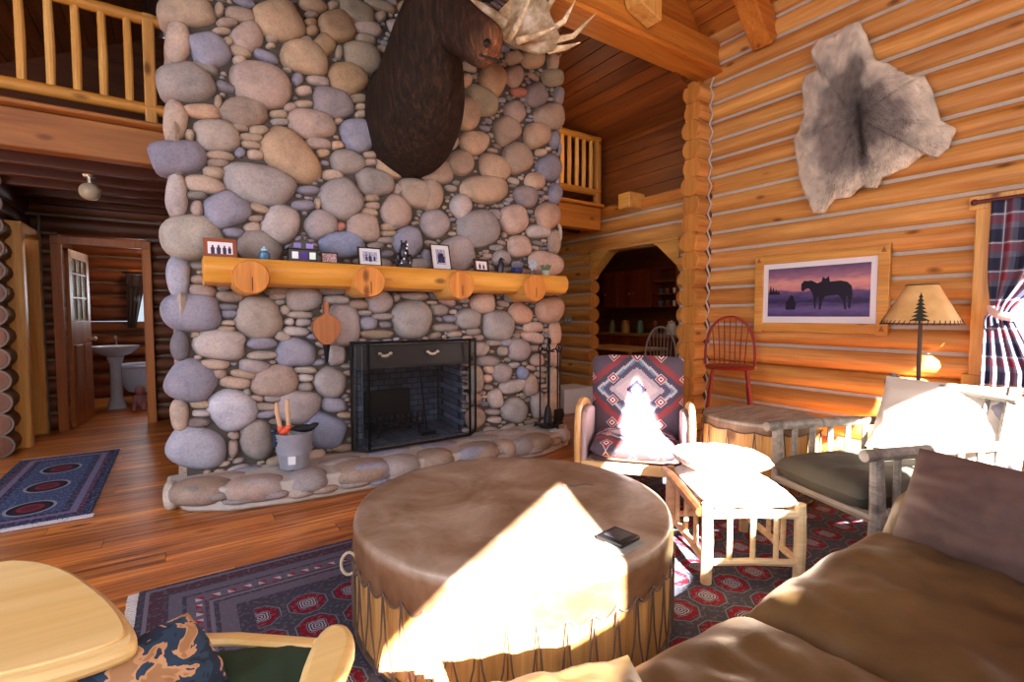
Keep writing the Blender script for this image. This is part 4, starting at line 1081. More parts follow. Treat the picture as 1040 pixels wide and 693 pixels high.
# framed picture of horse at dusk
t = thing('framed_print', 'large pine framed print of a saddled horse and kneeling rider at dusk', 'framed picture', (4.83, 2.22, 1.51)); o_ = t.location
ya, yb, za, zb = 1.65, 2.79, 1.14, 1.88; fw = .085
m = MB(); m.box((4.83,(ya+yb)/2,zb-fw/2),(.035,yb-ya,fw)); m.box((4.83,(ya+yb)/2,za+fw/2),(.035,yb-ya,fw)); m.box((4.83,ya+fw/2,(za+zb)/2),(.04,fw,zb-za+.02)); m.box((4.83,yb-fw/2,(za+zb)/2),(.04,fw,zb-za+.02))
build('frame', m, M['pine_y'], t, o_, bevel=.006)
for y, z in ((ya+fw/2,za+fw/2),(yb-fw/2,zb-fw/2),(ya+fw/2,zb-fw/2)): m = MB(); m.prism([(y-.02,z-.02),(y+.02,z-.02),(y,z+.025)], 'x', 4.805, 4.812); build('corner_inlay', m, M['dpine_z'], t, o_)
m = MB(); m.box((4.832,(ya+yb)/2,(za+zb)/2),(.01,yb-ya-2*fw+.01,zb-za-2*fw+.01)); build('mount', m, plain('white_mount', 'ece6ea', .5, var=.02), t, o_)
py0, py1, pz0, pz1 = ya+fw+.05, yb-fw-.05, za+fw+.06, zb-fw-.05
N = NT('dusk_landscape_print'); v = N.obj(); s_ = N.n('ShaderNodeSeparateXYZ', i_0=v); h_ = N.math('DIVIDE', N.math('SUBTRACT', s_.outputs[2], pz0-o_.z), pz1-pz0)
h2 = N.math('ADD', h_, N.math('MULTIPLY', N.math('SUBTRACT', N.noise(N.obj((1,5,22)), 1.6, 5), .5), .22))
pm_ = N.out(N.ramp(h2, [(0,'4a3c6c'),(.15,'6a5c94'),(.3,'2e2650'),(.42,'51477a'),(.5,'6a5078'),(.56,'c8888c'),(.68,'dc9c94'),(.8,'a07088'),(1,'5c4a70')]), .3)
m = MB(); m.box((4.824,(py0+py1)/2,(pz0+pz1)/2),(.006,py1-py0,pz1-pz0)); pr_ = build('print', m, pm_, t, o_, smooth=False)
def Q(u, w): return (py1-(py1-py0)*u, pz0+(pz1-pz0)*w)   # u to the right in the picture
horse = [(.36,.66),(.39,.72),(.42,.71),(.46,.72),(.52,.66),(.56,.69),(.6,.72),(.64,.68),(.74,.69),(.8,.66),(.84,.58),(.85,.42),(.84,.3),(.835,.16),(.815,.16),(.815,.32),(.8,.4),(.79,.28),(.8,.14),(.78,.14),(.765,.32),(.72,.42),(.6,.4),(.57,.3),(.56,.14),(.54,.14),(.545,.3),(.53,.4),(.51,.28),(.51,.16),(.495,.16),(.49,.34),(.47,.48),(.44,.56),(.41,.56),(.38,.5),(.36,.54)]
rider = [(.2,.14),(.3,.14),(.31,.26),(.29,.34),(.28,.42),(.25,.44),(.23,.36),(.2,.28)]
m = MB(); m.prism([Q(*p) for p in horse], 'x', 4.8185, 4.8205); m.prism([Q(*p) for p in rider], 'x', 4.8185, 4.8205)
m.prism([Q(.56,.68),Q(.57,.78),(Q(.6,.74)),Q(.63,.79),Q(.64,.68)], 'x', 4.8182, 4.8204); m.tube([(4.8195,*Q(.38,.54)),(4.8195,*Q(.3,.32))], .0012, 5)
for k in range(4): u_ = .01+.03*k; m.prism([Q(u_,.46),Q(u_+.04,.46),Q(u_+.02,.66-.04*k)], 'x', 4.8188, 4.8204)
build('silhouettes', m, plain('print_silhouette', '171228', .35), pr_, o_, smooth=False)

# plaid curtain, gathered and tied back
N = NT('plaid_curtain'); v = N.obj(); s_ = N.n('ShaderNodeSeparateXYZ', i_0=N.n('ShaderNodeUVMap').outputs[0])
def band(sock, f, lo, hi, ph=0): 
    q = N.math('FRACT', N.math('ADD', N.math('MULTIPLY', sock, f), ph)); return N.math('MULTIPLY', N.math('GREATER_THAN', q, lo), N.math('LESS_THAN', q, hi))
U_, V_ = s_.outputs[0], s_.outputs[1]
c = N.mix(N.math('MULTIPLY', N.math('ADD', band(U_,5,0,.42), band(V_,5,0,.42)), .5), '6c7288', '262844')
c = N.mix(N.math('MULTIPLY', N.math('ADD', band(U_,5,.55,.8), band(V_,5,.55,.8)), .48), c, '8c1c2c')
c = N.mix(N.math('MULTIPLY', N.math('MAXIMUM', band(U_,5,.46,.5), band(V_,5,.46,.5)), .7), c, 'd8d4dc')
plaid = N.out(c, .85)
t = thing('plaid_curtain', 'navy, red and white plaid curtain tied back beside the right window', 'curtain', (4.76, .9, 1.3)); o_ = t.location
def curt(u, w):   # u across 0..1, w down 0..1
    z = 2.1-1.3*w; pinch = math.exp(-((w-.62)/.16)**2)
    wd = .46*(1-.72*pinch) if w < .62 else (.13+.17*min(1, (w-.62)/.3))
    y0 = 1.05 - .0*w; y = y0 - wd*u - .0
    if w < .62: y = 1.05 - .03*pinch - wd*u*(1-.2*w)
    x = 4.775 - .022*math.sin(u*30+w*1.5)*(1-.5*pinch) - .03*w
    return (x, y, z)
m = MB(); m.grid(curt, 60, 40)
cu = build('drape', m, plaid, t, o_, angle=80)
uvl = cu.data.uv_layers.new(name='UVMap'); nv_ = 41
for lp_ in cu.data.loops:
    i, j = divmod(lp_.vertex_index, nv_); uvl.data[lp_.index].uv = (i/60*.62, j/40*1.3)
so = cu.modifiers.new('s', 'SOLIDIFY'); so.thickness = .004
m = MB(); m.tube([(4.74,1.03,1.34),(4.69,.97,1.3),(4.69,.9,1.28),(4.76,.86,1.3),(4.8,.94,1.33)], [(.008,.03)]*5, 10, closed=True); build('tieback', m, plain('pale_tieback', 'd8ccd0', .7), t, o_)
m = MB(); m.cyl((4.775,-.2,2.11),(4.775,1.12,2.11),.014); m.ell((4.775,1.14,2.11),(.022,.022,.022)); build('rod', m, plain('dark_red_rod', '5a1c1c', .5), t, o_)

# light switch, beam end, white box, corner sensor
m = MB(); m.box((4.848,5.72,1.22),(.012,.16,.12)); sw = build('light_switch', m, plain('ivory_plate', '9c9a94', .4), bevel=.004); tag(sw, 'pale switch plate on the dark log wall right of the chimney', 'light switch')
for y in (5.68,5.76): m = MB(); m.box((4.838,y,1.22),(.012,.014,.03)); build('rocker', m, M['white'], sw)
m = MB(); m.box((4.78,4.42,2.73),(.28,.2,.2)); build('trim_5', m, M['pine_y'], kind='structure', bevel=.015)
t = thing('storage_box', 'plain white box standing on the floor behind the hearth right end', 'box', (4.35, 5.1, 0)); 
m = MB(); m.box((0,0,.15),(.5,.4,.3)); build('body', m, M['white'], t, bevel=.01); m = MB(); m.box((0,0,.315),(.52,.42,.03)); build('lid', m, M['white'], t, bevel=.008)
m = MB(); m.ell((4.84,3.36,3.92),(.03,.03,.03)); m.cyl((4.87,3.37,3.93),(4.84,3.36,3.92),.015); tag(build('spot_light', m, plain('grey_metal_ball', '6c6c70', .3, .7)), 'tiny grey ball shaped fitting in the corner under the roof beam', 'fixture')

# ================================================================== RUGS
def rug_mat(name, x0, x1, y0, y1, cols, field, med, origin):
    N = NT(name); v = N.obj(); s_ = N.n('ShaderNodeSeparateXYZ', i_0=v); X = N.math('ADD', s_.outputs[0], origin[0]); Y = N.math('ADD', s_.outputs[1], origin[1])
    d = N.math('MINIMUM', N.math('MINIMUM', N.math('SUBTRACT', X, x0), N.math('SUBTRACT', x1, X)), N.math('MINIMUM', N.math('SUBTRACT', Y, y0), N.math('SUBTRACT', y1, Y)))
    return N, X, Y, d
RX0, RX1, RY0, RY1 = -.2, 4.2, .2, 2.82; RO = (2.0, 1.5)
N, X, Y, d = rug_mat('bokhara_rug', RX0, RX1, RY0, RY1, None, None, None, RO)
A_ = '3c3a4c'; B_ = '6c3040'; C_ = '8e8a96'; D_ = '2a2836'
A_ = '5c5868'; D_ = '403c4c'
c = N.ramp(N.math('DIVIDE', d, .5), [(0,D_),(.05,'6c6878'),(.08,'4a3440'),(.2,D_),(.23,A_),(.3,'5a5868'),(.33,D_),(.36,A_),(.5,'4c3c4c'),(.53,'6c6878'),(.56,D_),(.6,A_),(.7,'5a5868'),(.73,D_)], 'CONSTANT')
mot = N.noise(N.n('ShaderNodeCombineXYZ', i_0=X, i_1=Y).outputs[0], 55, 2, .5)
c = N.mix(N.math('MULTIPLY', N.math('GREATER_THAN', mot, .57), .4), c, '6c6874')
# border rosettes every 6.4 cm between d=.2 and .24
def cellf(sock, p, ph=0): return N.math('ABSOLUTE', N.math('SUBTRACT', N.math('FRACT', N.math('ADD', N.math('DIVIDE', sock, p), ph)), .5))
ux, uy = cellf(X, .064), cellf(Y, .064); rb = N.math('LESS_THAN', N.math('MAXIMUM', ux, uy), .26); inb = N.math('MULTIPLY', N.math('GREATER_THAN', d, .185), N.math('LESS_THAN', d, .24))
par = N.math('GREATER_THAN', N.math('FRACT', N.math('MULTIPLY', N.math('FLOOR', N.math('DIVIDE', N.math('ADD', X, Y), .064)), .5)), .25)
c = N.mix(N.math('MULTIPLY', rb, inb), c, N.mix(par, 'a8a4ac', '8c2438'))
# field with octagonal guls
fld = N.math('GREATER_THAN', d, .425)
P_ = .192
mx = N.math('MULTIPLY', cellf(X, P_, .5-.24/P_+.0), 1.0); my = cellf(Y, P_, .5-2.29/P_)
mx = N.math('ABSOLUTE', N.math('SUBTRACT', N.math('FRACT', N.math('ADD', N.math('DIVIDE', N.math('SUBTRACT', X, .24), P_), .5)), .5)); my = N.math('ABSOLUTE', N.math('SUBTRACT', N.math('FRACT', N.math('ADD', N.math('DIVIDE', N.math('SUBTRACT', Y, 2.29), P_), .5)), .5))
oc = N.math('MAXIMUM', N.math('MAXIMUM', mx, my), N.math('MULTIPLY', N.math('ADD', mx, my), .72))
star = N.math('ADD', oc, N.math('MULTIPLY', N.math('ABSOLUTE', N.math('SUBTRACT', mx, my)), .35))
fc = N.ramp(oc, [(0,'7c2034'),(.2,'34344a'),(.21,'741a2c'),(.37,'34343f'),(.40,'6c6c78'),(.43,'3e404e')], 'CONSTANT')
cen = N.math('LESS_THAN', star, .26); fc = N.mix(cen, fc, N.ramp(N.math('FRACT', N.math('MULTIPLY', star, 14)), [(0,'2c3048'),(.5,'a09ca8')], 'CONSTANT'))
fc = N.mix(N.math('MULTIPLY', N.math('GREATER_THAN', mot, .58), .45), fc, '6c6874')
c = N.mix(fld, c, fc)
c = N.mix(.3, c, N.ramp(N.noise(N.obj(), 160, 2), [(.3,(.6,.6,.6)),(.7,(1.1,1.1,1.1))]), 'MULTIPLY')
rugm = N.out(c, .95, spec=.1)
m = MB(); m.box(((RX0+RX1)/2-RO[0], (RY0+RY1)/2-RO[1], .006), (RX1-RX0, RY1-RY0, .012)); r_ = build('area_rug', m, rugm, smooth=False); r_.location = (RO[0], RO[1], 0)
tag(r_, 'large dark red and navy patterned rug under the big round drum table', 'rug')
m = MB(); rr = random.Random(1)
for k in range(150):
    y = RY0 - RO[1] + (RY1-RY0)*(k+.5)/150; m.box((RX0-RO[0]-.02-.004*rr.random(), y, .005), (.04, .011, .006), (0,0,rr.uniform(-.2,.2)))
f_ = build('fringe', m, plain('pale_rug_fringe', 'c8c4c4', .95), r_, smooth=False); f_['kind'] = 'stuff'
HX0, HX1, HY0, HY1 = -1.22, -.53, 4.14, 6.0; HO = (-.875, 5.07)
N, X, Y, d = rug_mat('blue_runner', HX0, HX1, HY0, HY1, None, None, None, HO)
c = N.ramp(N.math('DIVIDE', d, .4), [(0,'343c58'),(.08,'28304c'),(.14,'5a3448'),(.2,'6c6c90'),(.3,'44304c'),(.34,'2c3450'),(.4,'3c4c74')], 'CONSTANT')
mot = N.noise(N.n('ShaderNodeCombineXYZ', i_0=X, i_1=Y).outputs[0], 48, 2, .5); c = N.mix(N.math('MULTIPLY', N.math('GREATER_THAN', mot, .55), .4), c, '7c88ac')
for yc in (4.47, 4.98, 5.5):
    e = N.math('SQRT', N.math('ADD', N.math('POWER', N.math('DIVIDE', N.math('SUBTRACT', X, -.875), .115), 2), N.math('POWER', N.math('DIVIDE', N.math('SUBTRACT', Y, yc), .13), 2)))
    ec = N.ramp(N.math('MULTIPLY', e, .5), [(0,'5c2838'),(.2,'78303c'),(.3,'3a2030'),(.4,'1c2030'),(.5,'8a8ea0')], 'CONSTANT'); c = N.mix(N.math('LESS_THAN', e, 1.15), c, ec)
m = MB(); m.box((0,0,.006), (HX1-HX0, HY1-HY0, .012)); r_ = build('hall_rug', m, N.out(c, .95, spec=.1), smooth=False); r_.location = (HO[0], HO[1], 0)
tag(r_, 'blue runner rug with three oval medallions on the hall floor left of the chimney', 'rug')
m = MB()
for s_y, w_ in ((-1,.05),(1,.03)):
    for k in range(60): m.box((HX0-HO[0]+(HX1-HX0+.02)*(k+.5)/60, s_y*(HY1-HY0)/2+s_y*w_/2, .005), (.0115, w_, .006), (0,0,rr.uniform(-.15,.15)))
f_ = build('fringe', m, plain('white_runner_fringe', 'd4d4e0', .95), r_, smooth=False); f_['kind'] = 'stuff'

# ================================================================== DRUM TABLE
N = NT('rawhide'); v = N.obj(); c = N.ramp(N.noise(v, 3.2, 6, .62, .5), [(.28,'644c38'),(.45,'88705a'),(.6,'a29080'),(.78,'bcae9e')])
c = N.mix(.4, c, N.ramp(N.noise(N.obj((1,6,1)), 9, 4, .6), [(.3,(.75,.72,.68)),(.7,(1.1,1.1,1.1))]), 'MULTIPLY'); N.bump(N.noise(v, 30, 4), .25, .004); c = N.mix(1, c, N.col(), 'MULTIPLY'); hidem = N.out(c, .36, spec=.5)
stave = wood('drum_stave', 'a8743c', 'd8a866', 'z', .5, knots=True, across=9)
lace_m = plain('rawhide_lace', '5c4a40', .6)
def drum(name, label, cx, cy, R, H, nst, nsc, hm_, skirt, cat='table', dn=.0):
    t = thing(name, label, cat, (cx, cy, dn)); n = 46*6 if nsc > 20 else 14*8
    m = MB(); vs = []; fs = []
    def sk(a): q = (a/(2*PI)*nsc) % 1; return skirt*(.80 + .2*math.sin(q*PI))
    prof = [(0,H),(R*.5,H),(R*.9,H-.0005),(R*.975,H-.002),(R*.993,H-.006),(R,H-.016)]
    for r, z in prof: vs += [(r*math.cos(2*PI*k/n), r*math.sin(2*PI*k/n), z) for k in range(n)]
    nsec = 5
    for i in range(1, nsec+1):
        for k in range(n*1):
            a = 2*PI*k/n; z = H-.016-(sk(a)-.016)*i/nsec; w = .004*nz(math.cos(a)*6, math.sin(a)*6, z*4); vs.append(((R+.004+w)*math.cos(a), (R+.004+w)*math.sin(a), z))
    L = len(prof)+nsec
    for i in range(L-1):
        for k in range(n): fs.append((i*n+k, i*n+(k+1) % n, (i+1)*n+(k+1) % n, (i+1)*n+k))
    m.add(vs, fs, [(1,1,1)]*(len(prof)*n) + [(.62,.42,.28)]*(nsec*n)); build('rawhide_top', m, hm_, t, angle=60)
    m = MB()
    for k in range(nst):
        a = 2*PI*(k+.5)/nst; w = 2*PI*R/nst*.97; c_ = jit(.13)
        m.box((math.cos(a)*(R-.02), math.sin(a)*(R-.02), (H-.02)/2+.0), (.028, w, H-.03), (0,0,a), c_)
    build('staves', m, stave, t, bevel=.004)
    m = MB()
    for k in range(nsc):
        a0 = 2*PI*(k)/nsc; a1 = 2*PI*(k+1)/nsc; am_ = (a0+a1)/2
        P = lambda a, z: ((R+.011)*math.cos(a), (R+.011)*math.sin(a), z)
        m.tube([P(a0, H-skirt*.82), P(a0+.3*(am_-a0), H*.35), P(am_, .02)], .0035, 5); m.tube([P(a1, H-skirt*.82), P(a1-.3*(a1-am_), H*.35), P(am_, .02)], .0035, 5)
        m.tube([P(a0+(a1-a0)*j/6, H-sk(a0+(a1-a0)*j/6)) for j in range(7)], .004, 5)
    build('lacing', m, lace_m, t)
    m = MB(); m.lathe([(R-.006,.0),(R+.006,.0),(R+.008,.02),(R-.006,.02)], n=64); build('base_hoop', m, lace_m, t)
    return t
dt = drum('drum_table', 'big round hide topped drum table in the middle of the rug', 1.23, 1.83, .69, .45, 46, 46, hidem, .165, dn=.012)
m = MB(); m.tube([(-.69+.0*a, .08+.045*math.sin(a), .33+.05*math.cos(a)-.02) if False else (-.705-.028*math.cos(a), .12+.01*math.cos(a), .3+.045*math.sin(a)) for a in np.linspace(0, 2*PI, 16)[:-1]], .006, 6, closed=True); build('rope_handle', m, plain('pale_rope', 'bcae98', .8), dt)
# small things on it
t = thing('coaster_stack', 'small black square coaster stack with grey edge on the drum table', 'coaster', (1.325, 1.27, .463), math.radians(8))
m = MB(); m.box((0,0,.012), (.115,.115,.018)); build('body', m, M['black'], t, bevel=.004); m = MB(); m.box((0,0,.0225), (.075,.075,.003)); build('raised_square', m, plain('grey_embossing', '3c3c44', .3), t, bevel=.001)
m = MB(); m.box((-.02,-.035,.003), (.13,.1,.006)); build('grey_sleeve', m, plain('pale_grey_card', '8c908c', .5), t)
m = MB(); m.tube([(1.53,1.83,.468),(1.57,1.8,.466),(1.62,1.79,.469),(1.66,1.76,.466)], .003, 5); m.ell((1.53,1.83,.468),(.007,.007,.005)); tag(build('twig', m, lace_m), 'thin brown twig lying on top of the big drum table', 'twig')

# ================================================================== ARMCHAIR
def kilim(name, ax, c0):
    N = NT(name); v = N.obj(); s_ = N.n('ShaderNodeSeparateXYZ', i_0=v); u = N.math('SUBTRACT', s_.outputs[0], c0[0]); w = N.math('SUBTRACT', s_.outputs[ax], c0[1])
    au, aw = N.math('ABSOLUTE', u), N.math('ABSOLUTE', w)
    st = lambda s, q: N.math('MULTIPLY', N.math('FLOOR', N.math('DIVIDE', s, q)), q)
    D = N.math('ADD', N.math('MULTIPLY', st(au, .012), .85), st(aw, .012))
    c = N.ramp(N.math('MULTIPLY', D, 2.2), [(0,'e0d0cc'),(.06,'3a3450'),(.13,'c8b4b8'),(.27,'b0a4ac'),(.36,'5a5064'),(.46,'6484a0'),(.5,'b8b0b4'),(.55,'504858'),(.66,'8c4448'),(.8,'5c505c')], 'CONSTANT')
    # small eye diamonds, repeated
    fu = N.math('ABSOLUTE', N.math('SUBTRACT', N.math('FRACT', N.math('DIVIDE', N.math('ADD', u, .09), .18)), .5)); fw = N.math('ABSOLUTE', N.math('SUBTRACT', N.math('FRACT', N.math('DIVIDE', N.math('ADD', w, .0), .17)), .5))
    e = N.math('ADD', fu, fw); ec = N.ramp(e, [(0,'3a3450'),(.06,'e0d4d0'),(.13,'9c4046'),(.22,'ccc0c0')], 'CONSTANT')
    far = N.math('MULTIPLY', N.math('GREATER_THAN', D, .12), N.math('LESS_THAN', e, .26)); c = N.mix(far, c, ec)
    c = N.mix(.35, c, N.ramp(N.noise(v, 120, 2), [(.3,(.7,.7,.7)),(.7,(1.1,1.1,1.1))]), 'MULTIPLY')
    N.bump(N.noise(v, 200, 2), .2, .002); return N.out(c, .9, spec=.15)
def cushion(mb, c, d, puff=.35, wr=.004, seed=0, n=26, col=(1,1,1), rot=None, pinch=.0, flatb=False):
    """box cushion with rounded, crowned faces; d = full sizes"""
    vs = []; fs = []; R = Euler(rot).to_matrix() if rot else Matrix.Identity(3)
    for sgn in (1, -1):
        for i in range(n+1):
            for j in range(n+1):
                u, v = -1+2*i/n, -1+2*j/n
                e = max(0.0, 1-abs(u)**6)*max(0.0, 1-abs(v)**6); e = e**.5
                crown = (1-u*u)*(1-v*v)
                z = d[2]/2*((1-puff)*e + puff*crown**.6) if not pinch else d[2]/2*(crown**.55)
                k = 1 - .03*(abs(u)**2*abs(v)**2) + (pinch*(abs(u*v))**3)
                x = d[0]/2*u*k*(1-(pinch*.25*(1-v*v) if pinch else 0)*abs(u)); y = d[1]/2*v*k*(1-(pinch*.25*(1-u*u) if pinch else 0)*abs(v))
                if flatb and sgn < 0: z *= .45
                z += wr*(nz(u*2.4+seed, v*2.4, sgn) + .5*nz(u*6+seed, v*6, sgn+3))*(e if e > 0 else 0)*2.2
                vs.append(R @ Vector((x, y, sgn*z)) + Vector(c))
    m_ = (n+1)**2
    for s in (0, 1):
        for i in range(n):
            for j in range(n):
                q = [s*m_+i*(n+1)+j, s*m_+(i+1)*(n+1)+j, s*m_+(i+1)*(n+1)+j+1, s*m_+i*(n+1)+j+1]; fs.append(tuple(q if s == 0 else q[::-1]))
    mb.add(vs, fs, col); return mb
ac = thing('upholstered_armchair', 'kilim patterned upholstered armchair with bent pale wood arms beside the arch', 'armchair', (2.75, 2.48, .0), math.radians(-50))
m = MB(); cushion(m, (0,-.07,.375), (.6,.56,.15), .25, .004, 1); build('seat_cushion', m, kilim('kilim_seat', 1, (0,-.05)), ac, angle=80)
m = MB(); 
def backp(u, v, front):
    x = (-.35+.70*u)*(1-.03*(1-v)); z = .36+.62*v; rnd = max(0, 1-abs(2*u-1)**8)**.5*max(0, 1-max(0,(2*v-1))**8)**.5
    y = .2+.2*(z-.36) + (-.055 if front else .055)*rnd; return (x, y, z - .02*abs(2*u-1)**4*v)
n_ = 24; vs = []; fs = []
for fr in (1, 0):
    for i in range(n_+1):
        for j in range(n_+1): vs.append(backp(i/n_, j/n_, fr))
K = (n_+1)**2
for s in (0, 1):
    for i in range(n_):
        for j in range(n_): fs.append((s*K+i*(n_+1)+j, s*K+(i+1)*(n_+1)+j, s*K+(i+1)*(n_+1)+j+1, s*K+i*(n_+1)+j+1))
m.add(vs, fs); build('backrest', m, kilim('kilim_back', 2, (0,.72)), ac, angle=80)
for s in (-1, 1):
    x = .372*s
    path = [(x,-.33,.0),(x,-.345,.2),(x,-.36,.42),(x,-.355,.56),(x,-.31,.645),(x,-.22,.67),(x,-.05,.655),(x,.15,.61),(x,.27,.55)]
    m = MB(); m.tube(path, [(.036,.02)]*2+[(.04,.022)]*7, 10); build('arm', m, M['blond_z'], ac)
    m = MB(); m.tube([(x*.94,.27,.57),(x*.94,.33,.3),(x*.94,.42,.0)], .02, 8); build('back_leg', m, M['blond_z'], ac)
    m = MB(); m.prism([(-.33,.22),(-.33,.56),(-.28,.625),(-.2,.64),(.0,.63),(.2,.58),(.24,.3),(.2,.22)], 'x', x-.035*s-.022, x-.035*s+.022); build('arm_panel', m, plain('pale_arm_fabric', 'b8a4a8', .9), ac, bevel=.015)
for y_, w_, z_ in ((-.335,.7,.262),(.22,.68,.25)): m = MB(); m.box((0,y_,z_),(w_,.03,.07)); build('seat_rail', m, M['blond_x'], ac, bevel=.008)
m = MB(); cushion(m, (0,-.05,.31), (.64,.54,.09), .1, .001, 2, 12); build('seat_base', m, plain('dark_seat_lining', '5c4038', .9), ac)

# ================================================================== OTTOMAN (peeled logs)
ot = thing('log_ottoman', 'low peeled log footstool with a white cushion in front of the armchair', 'ottoman', (2.405, 1.513, .012), math.radians(-34.8))
hw, hd_ = .22, .29
for x in (-hw, hw):
    for y in (-hd_, hd_): m = MB(); m.tube([(x,y,0),(x+.004,y,.2),(x,y,.39)], [.026,.028,.025], 10, jit(.06)); build('leg', m, M['peeled'], ot)
m = MB()
for z, r in ((.335,.022),(.1,.018)):
    for y in (-hd_, hd_): m.tube([(-hw-.02,y,z),(0,y,z+.008),(hw+.02,y,z)], r, 8)
    for x in (-hw, hw): m.tube([(x,-hd_-.02,z),(x,0,z+.008),(x,hd_+.02,z)], r, 8)
build('rails', m, M['peeled'], ot)
for k in range(3):
    q = (-.5+.5*k)
    for y in (-hd_, hd_): m = MB(); m.tube([(q*hw,y,.1),(q*hw,y,.33)], .013, 8); build('spindle', m, M['peeled'], ot)
    for x in (-hw, hw): m = MB(); m.tube([(x,q*hd_,.1),(x,q*hd_,.33)], .013, 8); build('spindle', m, M['peeled'], ot)
m = MB(); m.tube([(-hw-.03,-hd_,.35),(-hw-.045,-.1,.375),(-hw-.04,.12,.38),(-hw-.03,hd_,.37)], .026, 10); build('side_pole', m, M['darkpole'], ot)
canvas = plain('cream_canvas', 'd8ccc4', .9, var=.06, scale=8)
def print_cloth(name, base, ink, sc, th=.62):
    N = NT(name); n = N.noise(N.obj(), sc, 4, .6, .8); n2 = N.noise(N.obj(loc=(3,1,2)), 3.5, 2); k = N.math('MULTIPLY', N.math('GREATER_THAN', n, th), N.math('GREATER_THAN', n2, .5))
    c = N.mix(N.math('MULTIPLY', k, .55), base, ink); N.bump(N.noise(N.obj(), 150, 2), .15, .002); return N.out(c, .9, spec=.1)
pc = print_cloth('printed_canvas', 'dccfc8', '9a7a80', 16, .55)
m = MB(); cushion(m, (.0,-.02,.39), (.45,.56,.10), .18, .005, 5); build('seat_cushion', m, pc, ot, angle=80)
pl = MB(); cushion(pl, (0,0,0), (.46,.34,.12), .2, .008, 8); p_ = build('throw_pillow', pl, pc, angle=80); p_.location = (2.48, 1.62, .503); p_.rotation_euler = (math.radians(-4), math.radians(2), math.radians(-32)); tag(p_, 'cream printed pillow lying on the back of the log footstool', 'pillow')

# ================================================================== LOG ARMCHAIR (weathered)
rk = thing('log_armchair', 'weathered grey log armchair with a dark green cushion facing the drum table', 'armchair', (3.3, 1.17, .012), math.radians(-111))
aw_, yf, yb_ = .33, -.37, .44
for s in (-1, 1):
    m = MB(); m.tube([(s*aw_,yf,0),(s*aw_+.006,yf+.01,.3),(s*aw_,yf,.59)], [.034,.036,.03], 10); build('front_leg', m, M['weathered'], rk)
    m = MB(); m.tube([(s*aw_,yb_-.06,0),(s*aw_,yb_-.02,.4),(s*aw_*.98,yb_+.08,.9)], [.034,.034,.026], 10); build('back_post', m, M['weathered'], rk)
    m = MB(); m.tube([(s*aw_,yf-.08,.595),(s*aw_+s*.01,-.1,.6),(s*aw_,.2,.6),(s*aw_,yb_+.03,.59)], [.03,.032,.03,.026], 10); build('armrest', m, M['weathered'], rk)
    for k in range(5): y = yf+.13+.135*k; m = MB(); m.tube([(s*aw_,y,.3),(s*aw_,y,.59)], .017, 8); build('spindle', m, M['weathered'], rk)
    m = MB(); m.tube([(s*aw_,yf,.29),(s*aw_,yb_-.03,.29)], .024, 8); m.tube([(s*aw_,yf,.12),(s*aw_,yb_-.05,.12)], .02, 8); build('side_rail', m, M['weathered'], rk)
for y_ in (yf, yb_-.03): m = MB(); m.tube([(-aw_,y_,.27),(aw_,y_,.27)], .027, 8); build('seat_rail', m, M['weathered'], rk)
m = MB(); m.tube([(-aw_-.03,yb_+.06,.84),(0,yb_+.065,.85),(aw_+.03,yb_+.06,.84)], .024, 10); build('top_rail', m, M['weathered'], rk)
m = MB(); m.tube([(-aw_,yb_+.0,.5),(aw_,yb_+.0,.5)], .018, 8); build('lower_back_rail', m, M['weathered'], rk)
for k in range(5): x = -.22+.11*k; m = MB(); m.tube([(x,yb_-.0,.5),(x,yb_+.06,.84)], .013, 8); build('back_spindle', m, M['weathered'], rk)
m = MB(); cushion(m, (0,-.03,.36), (.6,.8,.2), .08, .005, 21, 32); build('seat_cushion', m, plain('dark_olive_suede', '45433a', .85, var=.3, scale=5), rk, angle=80)
pl = MB(); cushion(pl, (0,0,0), (.64,.48,.15), .5, .008, 31, pinch=.06)
N = NT('cowboy_print_canvas'); v = N.obj(); s_ = N.n('ShaderNodeSeparateXYZ', i_0=v); dd = N.math('ADD', N.math('POWER', N.math('DIVIDE', N.math('ADD', s_.outputs[0], .03), .13), 2), N.math('POWER', N.math('DIVIDE', N.math('ADD', s_.outputs[1], .06), .13), 2))
k_ = N.math('MULTIPLY', N.math('LESS_THAN', dd, 1), N.math('GREATER_THAN', N.noise(v, 22, 4, .6, .6), .5)); pmt = N.out(N.mix(N.math('MULTIPLY', k_, .6), 'dcd4c8', '5c6480'), .9, spec=.1)
p_ = build('printed_pillow', pl, pmt, angle=80); p_.location = (3.7, 1.0, .68); tag(p_, 'white square pillow with a horse rider print propped in the grey log armchair', 'pillow')
# orientation: local y up, local z faces the room
zf = Vector((-.84, .1, .42)).normalized(); xr = Vector((0,0,1)).cross(zf); xr.normalize(); yu = zf.cross(xr)
p_.rotation_euler = Matrix((xr, yu, zf)).transposed().to_euler()
m = MB()
for sx_ in (1, -1):
    for k in range(15): y = -.2+.4*k/14; m.box((sx_*.292, y, .0), (.03, .012, .018), (0,0,.4))
build('whip_stitching', m, plain('black_lacing', '1c1a1a', .7), p_)
# second, grey pillow behind it
pl = MB(); cushion(pl, (0,0,0), (.5,.4,.12), .5, .008, 37, pinch=.06); p2 = build('grey_pillow', pl, plain('grey_blue_linen', '8a8894', .9), angle=80); p2.location = (3.74, .84, .67)
zf = Vector((-.9, .38, .25)).normalized(); xr = Vector((0,0,1)).cross(zf); xr.normalize(); yu = zf.cross(xr); p2.rotation_euler = Matrix((xr, yu, zf)).transposed().to_euler(); tag(p2, 'grey linen pillow tucked behind the printed white pillow in the log armchair', 'pillow')

